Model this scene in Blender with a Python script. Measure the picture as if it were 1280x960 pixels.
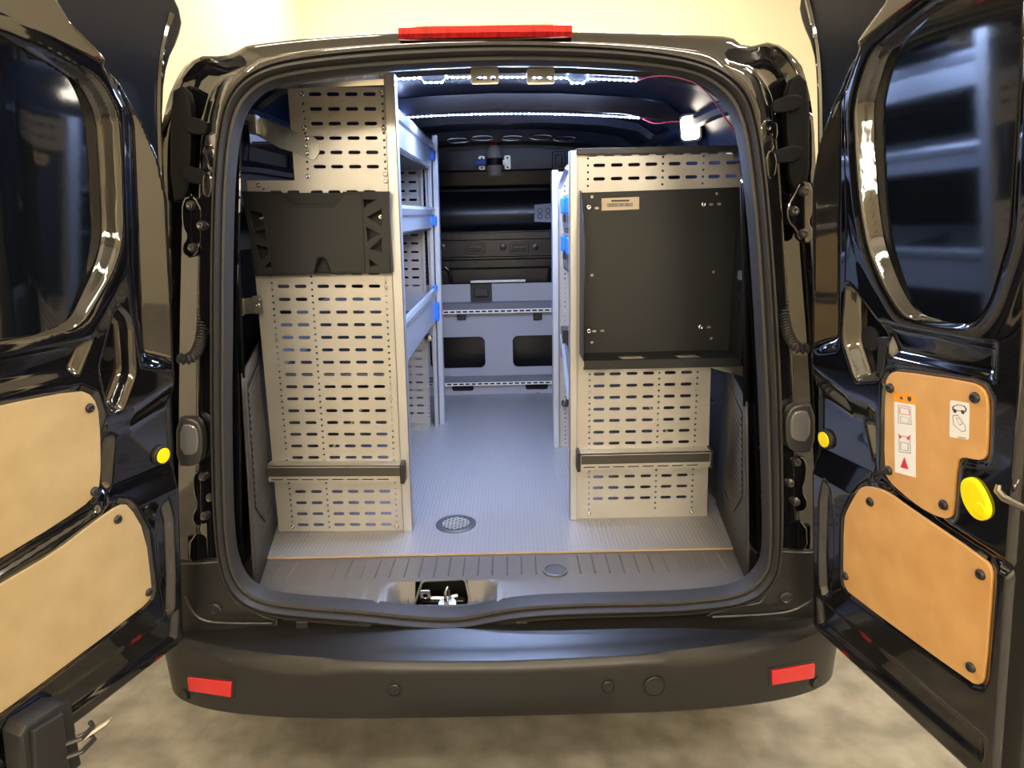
import bpy, bmesh, math, random
import numpy as np
from mathutils import Vector, Matrix
random.seed(4)
sc = bpy.context.scene
for o in list(bpy.data.objects): bpy.data.objects.remove(o)
COL = sc.collection

# ------------------------------------------------------------------ camera
FPX = 853.0
CAM = np.array([0.043, -1.5, 1.565]); PITCH = 0.245; ROLL = 0.0216
_f = np.array([0, math.cos(PITCH), -math.sin(PITCH)]); _r0 = np.array([1.0, 0, 0]); _u0 = np.cross(_r0, _f)
_r = _r0*math.cos(ROLL) - _u0*math.sin(ROLL); _u = _u0*math.cos(ROLL) + _r0*math.sin(ROLL)
cd = bpy.data.cameras.new('camera'); cam = bpy.data.objects.new('camera', cd); COL.objects.link(cam)
cd.sensor_width = 36.0; cd.lens = FPX*36.0/1280.0; cd.clip_start = 0.02
cam.matrix_world = Matrix(((_r[0], _u[0], -_f[0], CAM[0]), (_r[1], _u[1], -_f[1], CAM[1]), (_r[2], _u[2], -_f[2], CAM[2]), (0, 0, 0, 1)))
sc.camera = cam
# ------------------------------------------------------------------ world, exposure
w = bpy.data.worlds.new('world'); sc.world = w; w.use_nodes = True
w.node_tree.nodes['Background'].inputs[0].default_value = (1.0, 0.9, 0.75, 1)
w.node_tree.nodes['Background'].inputs[1].default_value = 0.05
vs = sc.view_settings
vs.view_transform = 'Standard'; vs.look = 'None'; vs.gamma = 1.0; vs.exposure = 0.0; vs.use_curve_mapping = False
WARM = (1.0, 0.87, 0.67); NEUTRAL = (1.0, 0.93, 0.80); COOL = (0.62, 0.74, 1.0)
# ceiling fixtures: x, y, length along x, width along y, colour, strength
FIXTURES = [(-1.0, -2.9, 1.5, .30, WARM, 34.0), (0.9, -2.9, 1.5, .30, WARM, 34.0),
            (-0.9, 4.4, 1.5, .30, WARM, 60.0), (1.2, 4.4, 1.5, .30, WARM, 60.0),
            (-1.1, 0.6, 0.9, .30, WARM, 30.0), (2.7, -0.6, 1.5, .30, NEUTRAL, 105.0)]
# fill lights added unseen behind the photographer for the upper racks: x, z, width, height, colour, strength
FILL_LIGHTS = [(-0.9, 2.85, 1.5, .32, WARM, 70.0), (1.3, 2.85, 1.5, .32, WARM, 70.0)]

# ------------------------------------------------------------------ helpers
def ray(px, py): return _f + _r*(px-640)/FPX + _u*(480-py)/FPX
def at(px, py, Y=None, Z=None, X=None, plane=None):
    d = ray(px, py)
    if plane is not None:
        n, p = plane; t = np.dot(p-CAM, n)/np.dot(d, n)
    elif Y is not None: t = (Y-CAM[1])/d[1]
    elif Z is not None: t = (Z-CAM[2])/d[2]
    else: t = (X-CAM[0])/d[0]
    return CAM + t*d
def xz(pts, Y): return [(float(q[0]), float(q[2])) for q in (at(a, b, Y=Y) for a, b in pts)]

MATS = {}
def mat(name, col, rough=.5, metal=0., coat=0., ior=1.5, noise=None, bump=None, emit=None, es=0., alpha=None, trans=0., aniso=None):
    m = bpy.data.materials.new(name); m.use_nodes = True; nt = m.node_tree; b = nt.nodes['Principled BSDF']
    b.inputs['Base Color'].default_value = (*col, 1); b.inputs['Roughness'].default_value = rough
    b.inputs['Metallic'].default_value = metal; b.inputs['IOR'].default_value = ior
    if coat: b.inputs['Coat Weight'].default_value = coat; b.inputs['Coat Roughness'].default_value = .03
    if trans: b.inputs['Transmission Weight'].default_value = trans
    if emit: b.inputs['Emission Color'].default_value = (*emit, 1); b.inputs['Emission Strength'].default_value = es
    tc = nt.nodes.new('ShaderNodeTexCoord')
    if noise:  # (scale, colour b, contrast lo, hi, stretch)
        mp = nt.nodes.new('ShaderNodeMapping'); nt.links.new(tc.outputs['Object'], mp.inputs[0])
        if len(noise) > 4: mp.inputs['Scale'].default_value = noise[4]
        n = nt.nodes.new('ShaderNodeTexNoise'); n.inputs['Scale'].default_value = noise[0]; n.inputs['Detail'].default_value = 6
        nt.links.new(mp.outputs[0], n.inputs['Vector'])
        r = nt.nodes.new('ShaderNodeValToRGB'); r.color_ramp.elements[0].position = noise[2]; r.color_ramp.elements[1].position = noise[3]
        r.color_ramp.elements[0].color = (*col, 1); r.color_ramp.elements[1].color = (*noise[1], 1)
        nt.links.new(n.outputs[0], r.inputs[0]); nt.links.new(r.outputs[0], b.inputs['Base Color'])
    if bump:   # (scale, strength, distance)
        n2 = nt.nodes.new('ShaderNodeTexNoise'); n2.inputs['Scale'].default_value = bump[0]; n2.inputs['Detail'].default_value = 3
        nt.links.new(tc.outputs['Object'], n2.inputs['Vector'])
        bp = nt.nodes.new('ShaderNodeBump'); bp.inputs['Strength'].default_value = bump[1]; bp.inputs['Distance'].default_value = bump[2]
        nt.links.new(n2.outputs[0], bp.inputs['Height']); nt.links.new(bp.outputs[0], b.inputs['Normal'])
    MATS[name] = m; return m
mat('paint', (.004, .004, .005), .05, coat=1., ior=1.75, bump=(2.5, .05, .01))
mat('paint_in', (.006, .009, .020), .30, ior=1.40, bump=(6, .06, .01))  # black body paint with the blue LED light put into its colour
mat('film', (.003, .004, .006), .06, ior=2.1, bump=(60, .012, .002))
mat('plastic', (.018, .018, .018), .42, bump=(500, .12, .001))
mat('bumper_plastic', (.012, .0115, .011), .36, bump=(600, .15, .001))
mat('trim_plastic', (.034, .031, .028), .5, bump=(500, .15, .001))
mat('bulk_plastic', (.006, .007, .009), .28, bump=(300, .1, .001))
mat('sill_plastic', (.115, .105, .092), .42, bump=(700, .15, .001))
mat('rubber', (.024, .022, .020), .60)
mat('rubber_dark', (.012, .012, .012), .5)
mat('shield', (.003, .003, .004), .6, ior=1.22)
mat('alu', (.50, .485, .455), .40, metal=.45, noise=(9, (.43, .415, .385), .3, .75, (1, 1, 1)), bump=(40, .02, .002))
mat('alu_bright', (.80, .80, .80), .13, metal=1.)
mat('alu_post', (.50, .51, .53), .38, metal=.6)
mat('alu_tray', (.56, .60, .66), .30, metal=.6)
mat('zinc', (.66, .67, .62), .30, metal=.9, noise=(30, (.50, .52, .48), .35, .7))
mat('steel', (.62, .62, .62), .22, metal=1.)
mat('dark_steel', (.09, .085, .08), .35, metal=.8)
mat('black_coat', (.011, .012, .0135), .5, ior=1.42, bump=(400, .1, .001))
mat('doc_plastic', (.013, .0135, .0145), .55, ior=1.4, bump=(500, .1, .001))
mat('rail_dark', (.045, .042, .038), .4)
mat('ply_edge', (.42, .29, .18), .6)
mat('grey_board', (.33, .34, .39), .45)
mat('blue', (.015, .16, .72), .35)
mat('case_grey', (.07, .075, .085), .4)
mat('mdf_left', (.45, .335, .175), .6, noise=(14, (.38, .275, .13), .3, .75), bump=(300, .1, .001))  # same MDF as the right door, its duller lighting put into the colour
mat('mdf_right', (.62, .35, .12), .6, noise=(16, (.52, .27, .08), .3, .75), bump=(300, .1, .001))  # same MDF as the left door, warmer lighting put into the colour
mat('yellow', (.90, .76, .0), .4)
mat('white_paper', (.80, .78, .74), .5)
mat('ivory_paper', (.62, .52, .40), .55)
mat('orange', (.85, .33, .03), .5)
mat('red_print', (.65, .03, .05), .5)
mat('grey_print', (.35, .34, .33), .5)
mat('dark_print', (.05, .05, .05), .5)
mat('reflector_red', (.55, .004, .010), .12, coat=1.)
mat('brake_red', (.55, .01, .012), .1, coat=1., noise=(60, (.30, .004, .006), .4, .6, (3, 1, .2)))
mat('lens', (.10, .10, .105), .12, coat=1.)
mat('bezel', (.022, .022, .022), .4)
mat('bottle_plastic', (.60, .57, .57), .25)
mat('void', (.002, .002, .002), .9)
mat('wire_red', (.45, .04, .05), .4)
mat('wall_cream', (.80, .72, .55), .8, bump=(6, .05, .01))
mat('wall_white', (.84, .78, .64), .8)
mat('ceiling_white', (.75, .72, .66), .8)
mat('fixture', (.7, .7, .7), .4)
mat('led', (.9, .9, .9), .4, emit=(.46, .60, 1.0), es=2500.)
mat('led_base', (.75, .78, .85), .4)
mat('lamp_glow', (1, .95, .85), .4, emit=(1., .86, .66), es=9.)
# concrete
m = mat('concrete', (.32, .30, .265), .5, noise=(1.6, (.215, .195, .16), .35, .7), bump=(30, .08, .004))
def glue_spots():
    nt = MATS['concrete'].node_tree; b = nt.nodes['Principled BSDF']; lk = b.inputs['Base Color'].links[0]; src = lk.from_socket
    tc = nt.nodes.new('ShaderNodeTexCoord'); n = nt.nodes.new('ShaderNodeTexNoise'); n.inputs['Scale'].default_value = 9; n.inputs['Detail'].default_value = 8
    nt.links.new(tc.outputs['Object'], n.inputs['Vector'])
    r = nt.nodes.new('ShaderNodeValToRGB'); r.color_ramp.elements[0].position = .35; r.color_ramp.elements[1].position = .72
    r.color_ramp.elements[0].color = (.62, .62, .62, 1); r.color_ramp.elements[1].color = (1.15, 1.15, 1.15, 1)
    mx = nt.nodes.new('ShaderNodeMixRGB'); mx.blend_type = 'MULTIPLY'; mx.inputs[0].default_value = 1
    nt.links.new(n.outputs[0], r.inputs[0]); nt.links.new(src, mx.inputs[1]); nt.links.new(r.outputs[0], mx.inputs[2]); nt.links.new(mx.outputs[0], b.inputs['Base Color'])
glue_spots()
# laminate with fine lengthwise ribs
m = mat('laminate', (.30, .30, .315), .33)
def ribbed():
    nt = MATS['laminate'].node_tree; b = nt.nodes['Principled BSDF']
    tc = nt.nodes.new('ShaderNodeTexCoord'); wv = nt.nodes.new('ShaderNodeTexWave'); wv.wave_type = 'BANDS'; wv.bands_direction = 'X'
    wv.inputs['Scale'].default_value = 26; wv.inputs['Distortion'].default_value = 0
    nt.links.new(tc.outputs['Object'], wv.inputs['Vector'])
    r = nt.nodes.new('ShaderNodeValToRGB'); r.color_ramp.elements[0].color = (.235, .235, .25, 1); r.color_ramp.elements[1].color = (.27, .27, .285, 1)
    nt.links.new(wv.outputs[0], r.inputs[0]); nt.links.new(r.outputs[0], b.inputs['Base Color'])
    bp = nt.nodes.new('ShaderNodeBump'); bp.inputs['Strength'].default_value = .25; bp.inputs['Distance'].default_value = .002
    nt.links.new(wv.outputs[0], bp.inputs['Height']); nt.links.new(bp.outputs[0], b.inputs['Normal'])
ribbed()

BASE = {}
def empty(name, loc, label=None, cat=None, group=None):
    o = bpy.data.objects.new(name, None); COL.objects.link(o); o.location = loc; BASE[o.name] = Vector(loc)
    tag(o, label, cat, group); return o
def tag(o, label=None, cat=None, group=None, kind=None):
    if label: o['label'] = label
    if cat: o['category'] = cat
    if group: o['group'] = group
    if kind: o['kind'] = kind
    return o
def link(name, me, m, parent=None, smooth=False, base=None):
    """mesh given in world coordinates -> object whose origin is the thing's base"""
    if m: me.materials.clear(); me.materials.append(MATS[m])
    o = bpy.data.objects.new(name, me); COL.objects.link(o)
    if parent is not None: b = BASE[parent.name]
    else: b = Vector(base) if base else Vector((0, 0, 0))
    me.transform(Matrix.Translation(-b)); BASE[o.name] = b
    if parent is not None: o.parent = parent
    else: o.location = b
    if smooth:
        me.polygons.foreach_set('use_smooth', [True]*len(me.polygons))
        me.set_sharp_from_angle(angle=math.radians(38))
    return o
def place(name, proto_me, loc, parent, rot=None):
    """copy that shares mesh data; mesh is centred on its own origin, loc is world"""
    o = bpy.data.objects.new(name, proto_me); COL.objects.link(o); o.parent = parent
    o.location = Vector(loc) - BASE[parent.name]; BASE[o.name] = Vector(loc)
    if rot is not None: o.rotation_euler = rot
    return o
class MB:
    def __init__(s): s.v = []; s.f = []
    def add(s, vs, fs):
        n = len(s.v); s.v += [tuple(map(float, q)) for q in vs]; s.f += [tuple(i+n for i in f) for f in fs]; return s
    def box(s, x0, x1, y0, y1, z0, z1):
        return s.add([(x0,y0,z0),(x1,y0,z0),(x1,y1,z0),(x0,y1,z0),(x0,y0,z1),(x1,y0,z1),(x1,y1,z1),(x0,y1,z1)],
                     [(0,3,2,1),(4,5,6,7),(0,1,5,4),(1,2,6,5),(2,3,7,6),(3,0,4,7)])
    def tube(s, pts, r, n=8, caps=True):
        pts = [Vector(p) for p in pts]; rs = r if isinstance(r, (list, tuple)) else [r]*len(pts); vs = []; up = None
        for i, p in enumerate(pts):
            t = (pts[min(i+1, len(pts)-1)] - pts[max(i-1, 0)]).normalized()
            if up is None: up = Vector((0, 0, 1)) if abs(t.z) < .9 else Vector((1, 0, 0))
            a = t.cross(up).normalized(); up = a.cross(t).normalized()
            for k in range(n):
                th = 2*math.pi*k/n; vs.append(p + (a*math.cos(th) + up*math.sin(th))*rs[i])
        fs = [(i*n+k, i*n+(k+1)%n, (i+1)*n+(k+1)%n, (i+1)*n+k) for i in range(len(pts)-1) for k in range(n)]
        if caps: fs += [tuple(range(n-1, -1, -1)), tuple(range((len(pts)-1)*n, len(pts)*n))]
        return s.add(vs, fs)
    def lathe(s, prof, c, ax=(0, 0, 1), n=24):
        """prof: (radius, offset along axis)"""
        ax = Vector(ax).normalized(); q = Vector((1, 0, 0)) if abs(ax.x) < .9 else Vector((0, 1, 0))
        a = ax.cross(q).normalized(); b = ax.cross(a); c = Vector(c); vs = []
        for r, h in prof:
            for k in range(n):
                th = 2*math.pi*k/n; vs.append(c + ax*h + (a*math.cos(th) + b*math.sin(th))*max(r, 1e-5))
        fs = [(i*n+k, i*n+(k+1)%n, (i+1)*n+(k+1)%n, (i+1)*n+k) for i in range(len(prof)-1) for k in range(n)]
        return s.add(vs, fs)
    def prism(s, poly, d):
        """poly: list of 3d points (planar), extruded by vector d"""
        n = len(poly); d = Vector(d); poly = [Vector(p) for p in poly]
        return s.add(poly + [p+d for p in poly], [tuple(range(n-1, -1, -1)), tuple(range(n, 2*n))] + [(i, (i+1)%n, (i+1)%n+n, i+n) for i in range(n)])
    def grid(s, rows, closed=False):
        """rows: list of equal-length point lists"""
        m_ = len(rows[0]); fs = []
        for i in range(len(rows)-1):
            for k in range(m_ if closed else m_-1):
                fs.append((i*m_+k, i*m_+(k+1)%m_, (i+1)*m_+(k+1)%m_, (i+1)*m_+k))
        return s.add([p for r_ in rows for p in r_], fs)
    def mesh(s, name='m'):
        me = bpy.data.meshes.new(name); me.from_pydata(s.v, [], s.f); me.validate()
        bm = bmesh.new(); bm.from_mesh(me); bmesh.ops.recalc_face_normals(bm, faces=bm.faces); bm.to_mesh(me); bm.free()
        return me
    def obj(s, name, m, parent=None, smooth=False, bevel=0., base=None):
        me = s.mesh(name); o = link(name, me, m, parent, smooth, base)
        if bevel:
            md = o.modifiers.new('bevel', 'BEVEL'); md.width = bevel; md.segments = 2; md.limit_method = 'ANGLE'
        return o
def flat_mesh(outline, holes, t, bevel=0.):
    """2D outline with holes -> solid sheet, local x,y, thickness 2*t along z"""
    cu = bpy.data.curves.new('c', 'CURVE'); cu.dimensions = '2D'; cu.fill_mode = 'BOTH'; cu.extrude = max(t-bevel, 0); cu.bevel_depth = bevel; cu.bevel_resolution = 1 if bevel else 0
    for poly in [outline] + list(holes):
        sp = cu.splines.new('POLY'); sp.points.add(len(poly)-1); sp.use_cyclic_u = True
        for p, q in zip(sp.points, poly): p.co = (q[0], q[1], 0, 1)
    ob = bpy.data.objects.new('c', cu); COL.objects.link(ob)
    dg = bpy.context.evaluated_depsgraph_get(); me = bpy.data.meshes.new_from_object(ob.evaluated_get(dg))
    bpy.data.objects.remove(ob); bpy.data.curves.remove(cu)
    return me
def plate(name, outline, holes, Y, t, m, parent=None, bevel=0., base=None, smooth=False):
    """sheet standing in the XZ plane, outline in (x,z); occupies Y-t..Y"""
    me = flat_mesh(outline, holes, t/2, bevel)
    me.transform(Matrix(((1,0,0,0),(0,0,-1,Y-t/2),(0,1,0,0),(0,0,0,1))))
    return link(name, me, m, parent, smooth, base)
def planar(name, outline, holes, O, ex, ey, t, m, parent=None, bevel=0., smooth=False):
    """sheet on an arbitrary plane; its back lies on the plane, rises t along ex x ey"""
    ex = Vector(ex); ey = Vector(ey); n = ex.cross(ey).normalized(); O = Vector(O)
    me = flat_mesh(outline, holes, t/2, bevel); c = O + n*(t/2)
    me.transform(Matrix(((ex.x,ey.x,n.x,c.x),(ex.y,ey.y,n.y,c.y),(ex.z,ey.z,n.z,c.z),(0,0,0,1))))
    return link(name, me, m, parent, smooth)
def slot(cx, cz, L, h, n=4):
    r = h/2; a = L/2-r; p = []
    for k in range(n+1): th = -math.pi/2 + math.pi*k/n; p.append((cx+a+r*math.cos(th), cz+r*math.sin(th)))
    for k in range(n+1): th = math.pi/2 + math.pi*k/n; p.append((cx-a+r*math.cos(th), cz+r*math.sin(th)))
    return p
def disc(cx, cz, r, n=8): return [(cx+r*math.cos(2*math.pi*k/n), cz+r*math.sin(2*math.pi*k/n)) for k in range(n)]
def rrect(x0, x1, z0, z1, r, n=4):
    p = []
    for cx, cz, a0 in ((x1-r, z0+r, -90), (x1-r, z1-r, 0), (x0+r, z1-r, 90), (x0+r, z0+r, 180)):
        for k in range(n+1): th = math.radians(a0+90*k/n); p.append((cx+r*math.cos(th), cz+r*math.sin(th)))
    return p
def smooth_poly(pts, it=2, closed=True):
    for _ in range(it):
        q = []; n = len(pts)
        for i in range(n if closed else n-1):
            a, b = np.array(pts[i]), np.array(pts[(i+1) % n]); q += [tuple(.75*a+.25*b), tuple(.25*a+.75*b)]
        pts = q if closed else [pts[0]] + q + [pts[-1]]
    return pts
def round_quad(q, r=.004):
    out_ = []
    for i in range(4):
        a, b, c = (np.array(q[(i+k) % 4]) for k in (-1, 0, 1)); d1 = (a-b)/np.linalg.norm(a-b)*r; d2 = (c-b)/np.linalg.norm(c-b)*r
        for t in (0, .33, .67, 1): out_.append(tuple(b + d1*(1-t)**2 + d2*t**2))
    return out_
def round_poly(q, r):
    out_ = []; n_ = len(q)
    for i in range(n_):
        a, b, c = (np.array(q[(i+k) % n_], float) for k in (-1, 0, 1)); la, lc = np.linalg.norm(a-b), np.linalg.norm(c-b)
        d1 = (a-b)/la*min(r, .48*la); d2 = (c-b)/lc*min(r, .48*lc)
        for t in (0, .25, .5, .75, 1): out_.append(tuple(b + d1*(1-t)**2 + d2*t**2))
    return out_
def interp(x, tab):
    return float(np.interp(x, [a for a, _ in tab], [b for _, b in tab]))
def screw_mesh(r, h, m, dome=True):
    me = MB().lathe([(r, 0), (r, h*.5), (r*.85, h*.85), (r*.35, h), (r*.3, h*.7), (0, h*.7)], (0, 0, 0), (0, -1, 0), 12).mesh('screw')
    me.materials.append(MATS[m]); me.polygons.foreach_set('use_smooth', [True]*len(me.polygons)); return me

# ================================================================== ROOM
RX0, RX1, RY0, RY1, RH = -1.95, 4.2, -5.5, 6.0, 4.2
def struct(name, b, m): return tag(b.obj(name, m), kind='structure')
struct('floor', MB().box(RX0-.2, RX1+.2, RY0-.2, RY1+.2, -.2, 0), 'concrete')
struct('ceiling', MB().box(RX0-.2, RX1+.2, RY0-.2, RY1+.2, RH, RH+.2), 'ceiling_white')
struct('wall_back', MB().box(RX0-.2, RX1+.2, RY1, RY1+.2, 0, RH), 'wall_cream')
struct('wall_front', MB().box(RX0-.2, RX1+.2, RY0-.2, RY0, 0, RH), 'wall_cream')
struct('wall_left', MB().box(RX0-.2, RX0, RY0, RY1, 0, RH), 'wall_white')
struct('wall_right', MB().box(RX1, RX1+.2, RY0, RY1, 0, RH), 'wall_cream')
for i, (fx, fy, fl, fw, fc, fs) in enumerate(FIXTURES):
    g = mat('tube_light_%d' % i, (.9, .9, .9), .4, emit=fc, es=fs)
    lab = ['warm ceiling light panel behind the van, the one nearer the white side wall', 'warm ceiling light panel behind the van, the one further from the white side wall', 'warm ceiling light panel beside the cream back wall, nearer the white side wall',
           'warm ceiling light panel beside the cream back wall, further from the white side wall', 'short warm ceiling light panel above the wider rear door', 'neutral white ceiling light panel above the narrower rear door'][i]
    t = empty('ceiling_light', (fx, fy, RH), lab, 'ceiling light', 'ceiling light panels of the garage')
    MB().box(fx-fl/2-.03, fx+fl/2+.03, fy-fw/2-.03, fy+fw/2+.03, RH-.06, RH).obj('housing', 'fixture', t)
    MB().box(fx-fl/2, fx+fl/2, fy-fw/2, fy+fw/2, RH-.075, RH-.055).obj('diffuser', 'tube_light_%d' % i, t)

mat('wall_tube', (.9, .9, .9), .4, emit=WARM, es=FILL_LIGHTS[0][5])  # glow of the added fill lights
for i, (fx, fz, fw, fh, fc, fs) in enumerate(FILL_LIGHTS):
    t = empty('wall_light', (fx, RY0, fz), ['warm wall light on the front wall, the one nearer the white side wall', 'warm wall light on the front wall, the one further from the white side wall'][i], 'wall light', 'warm wall lights opposite the van')
    MB().box(fx-fw/2-.03, fx+fw/2+.03, RY0, RY0+.06, fz-fh/2-.03, fz+fh/2+.03).obj('housing', 'fixture', t)
    MB().box(fx-fw/2, fx+fw/2, RY0+.055, RY0+.075, fz-fh/2, fz+fh/2).obj('diffuser', 'wall_tube', t)

# ================================================================== VAN
van = empty('van', (0, 1.0, 0), 'black panel van with both rear doors swung open and racked cargo space', 'van')
# ---- seal outlines (photo trace at the depth of the seal)
def Ys(py): return interp(py, [(40, .09), (200, .07), (400, .06), (690, .06), (740, .065), (790, .07)])
OUT = [(266,420),(266,340),(268,240),(272,180),(280,132),(297,101),(325,83),(360,72),(420,64),(500,57),(620,53),(740,56),(820,63),(875,74),(912,92),(937,118),(948,160),(956,220),(963,300),(970,400),(975,500),(977,620),(976,690),(969,724),(943,752),(873,764),(800,767),(732,768),(662,772),(620,779),(575,787),(525,787),(454,779),(370,772),(325,765),(295,748),(277,715),(270,660),(267,580),(266,500)]
INN = [(285,420),(285,340),(287,240),(292,180),(301,140),(318,118),(340,104),(370,97),(425,90),(500,84),(620,78),(740,80),(820,87),(865,95),(893,110),(914,132),(927,170),(935,230),(942,300),(948,400),(953,500),(957,620),(958,690),(952,714),(924,738),(860,745),(800,747),(740,748),(662,751),(620,757),(575,767),(525,765),(454,757),(370,751),(335,746),(308,733),(293,706),(287,660),(285,580),(284,500)]
def dense(px):
    p3 = [at(a, b, Y=Ys(b)) for a, b in px]; p3 = smooth_poly([tuple(p) for p in p3], 2); return np.array(p3)
so, si = dense(OUT), dense(INN)
rows = []
for t, dy in [(0, 0), (0, -.012), (.06, -.02), (.2, -.022), (.27, -.012), (.34, -.012), (.42, -.03), (.55, -.034), (.64, -.026), (.7, -.014), (.78, -.018), (.92, -.016), (1, -.004), (1, .03)]:
    q = so*(1-t) + si*t; q = q.copy(); q[:, 1] += dy; rows.append([tuple(p) for p in q])
MB().grid(rows, True).obj('door_seal', 'rubber', van, smooth=True)
# ---- rear body frame around the seal
OB = [(205,420),(207,330),(210,240),(211,170),(217,127),(226,100),(234,84),(243,75),(259,68),(274,71),(296,67),(301,60),(312,56),(400,47),(500,41),(620,38),(715,40),(800,42),(905,45),(917,47),(920,55),(940,59),(952,52),(972,56),(990,74),(999,88),(1007,140),(1012,240),(1018,330),(1026,420),(1032,520),(1038,620),(1040,720),(1030,800),(960,815),(800,822),(640,828),(480,828),(300,825),(210,812),(202,720),(203,620),(204,520)]
ob3 = np.array(smooth_poly([tuple(at(a, b, Y=.14)) for a, b in OB], 1))
cx0, cz0 = 0.0, 1.25
def polar(poly, ths):
    out = []; P = poly[:, [0, 2]] - np.array([cx0, cz0]); n = len(P)
    for th in ths:
        d = np.array([math.cos(th), math.sin(th)]); best = None
        for i in range(n):
            a, b = P[i], P[(i+1) % n]; e = b-a; den = d[0]*e[1]-d[1]*e[0]
            if abs(den) < 1e-9: continue
            t = (a[0]*e[1]-a[1]*e[0])/den; s = (a[0]*d[1]-a[1]*d[0])/den
            if t > 0 and -1e-6 <= s <= 1+1e-6 and (best is None or t > best): best = t
        out.append(best)
    return np.array(out)
NT = 260; ths = np.linspace(0, 2*math.pi, NT, endpoint=False)
rs, ro = polar(so, ths), polar(ob3, ths)
rows = []
for s in (0, .02, .10, .26, .34, .40, .5, .62, .75, .86, .93, .97, 1.0):
    row = []
    for th, a, b in zip(ths, rs, ro):
        r_ = a*.985 + (b-a*.985)*s; x, z = cx0+math.cos(th)*r_, cz0+math.sin(th)*r_
        side = min(1, max(0, (abs(math.cos(th))-.62)/.2)); up = max(0., math.sin(th))*(1-side)
        ytop = interp(s, [(0, .055), (.1, .048), (.35, .045), (.8, .055), (.93, .07), (1, .10)])
        yside = interp(s, [(0, .03), (.02, .012), (.26, .016), (.34, .03), (.40, .07), (.5, .085), (.75, .085), (.86, .06), (1, .05)])
        ybot = .02 + .06*s
        top = 1 if math.sin(th) > 0 else 0
        y = side*yside + (1-side)*(ytop if top else ybot)
        row.append((x, y+.05, z))
    rows.append(row)
MB().grid(rows, True).obj('rear_body_frame', 'paint', van, smooth=True)
# ---- outer shell running forward (roof, flanks) and nose wall
rows = []
for Y, k in ((.14, 1.0), (.35, 1.05), (1.2, 1.07), (2.6, 1.06)):
    rows.append([(cx0+math.cos(th)*b*k, Y if Y > .1 else rows and Y or Y, cz0+math.sin(th)*b*(k if math.sin(th) < .3 or abs(math.cos(th)) > .5 else 1+(k-1)*1.1)) for th, b in zip(ths, ro)])
MB().grid(rows, True).obj('outer_body_shell', 'paint', van, smooth=True)
# ---- inner lining: side walls and roof as one folded skin, with rails
sec = [(.74,.60),(.75,.85),(.748,1.10),(.745,1.30),(.735,1.45),(.72,1.62),(.71,1.72),(.692,1.80),(.655,1.865),(.58,1.915),(.44,1.94),(.22,1.955),(0,1.96)]
sec = [(-a, b) for a, b in sec] + [(a, b) for a, b in reversed(sec[:-1])]
rows = []
for Y, kx, dz in ((.105, .86, -.075), (.19, .87, -.07), (.25, .96, -.03), (.32, 1, 0), (.6, 1, 0), (1.1, 1, 0), (1.7, 1, 0), (2.2, 1, -.02), (2.42, 1, -.03)):
    rows.append([(a*(kx if b > 1.3 else kx+(1-kx)*(1.3-b)/.7), Y, b+dz*max(0, (b-1.3)/.66)) for a, b in sec])
MB().grid(rows).obj('inner_skin', 'paint_in', van, smooth=True)
def bow(Y, w_, d):      # roof cross member following the roof line
    r2 = []
    for dy, dz in ((-w_/2, 0), (-w_/2*.8, -d), (w_/2*.8, -d), (w_/2, 0)):
        r2.append([(a, Y+dy, b-.004+dz) for a, b in sec[6:-6]])
    return MB().grid(r2)
for Y, w_, d in ((.55, .06, .016), (.99, .08, .052), (1.5, .09, .03), (2.0, .16, .045)):
    o = bow(Y, w_, d).obj('roof_bow', 'paint_in', van, smooth=True)
hm = MB().lathe([(.0, 0), (.05, 0), (.062, -.006), (.066, 0)], (0, 0, 0), (0, 0, 1), 20).mesh('hole'); hm.materials.append(MATS['steel'])
for sx in (-1, 1):      # longitudinal rails high on the walls
    for (x, z, d) in ((.655, 1.83, .022), (.70, 1.70, .018)):
        MB().tube([(sx*x, .34, z), (sx*x, .6, z+.01), (sx*x, 1.4, z+.012), (sx*x, 2.3, z+.01)], d, 8).obj('wall_rail', 'paint_in', van, smooth=True)
# header with slotted openings above the bulkhead
hp = xz([(540,186),(545,170),(640,164),(730,166),(760,186)], 1.86)
for k, (a, b) in enumerate([(572,175),(603,172),(640,172),(676,171),(706,173)]):
    c = at(a, b, Y=1.86); MB().lathe([(.020, -.002), (.028, -.006), (.036, 0)], (0, 0, 0), (0, 1, 0), 16)
    ring = [(c[0]+math.cos(t)*.052, 1.868, c[2]+math.sin(t)*.010) for t in np.linspace(0, 2*math.pi, 24)]
    MB().tube(ring, .004, 6, False).obj('header_opening', 'steel', van, smooth=True)
# ---- rear inner pillars (painted strip next to the seal)
def strip(px, Y, name, m, th=.012):
    return plate(name, xz(px, Y), [], Y+th, th, m, van)
def pillar(pts, holes, Y):
    return plate('inner_pillar', xz(pts, Y), [disc(*xz([h], Y)[0], .005) for h in holes], Y+.01, .01, 'paint', van)
pillar([(285,690),(284,560),(284,430),(286,330),(290,250),(297,170),(300,170),(297,330),(296,430),(300,560),(303,690)], [(292,487),(292,540),(291,330),(293,270)], .11)
pillar([(957,690),(955,560),(951,430),(945,330),(938,250),(929,175),(925,175),(934,330),(941,430),(945,560),(946,690)], [(950,560),(952,620),(947,497)], .11)
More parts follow.
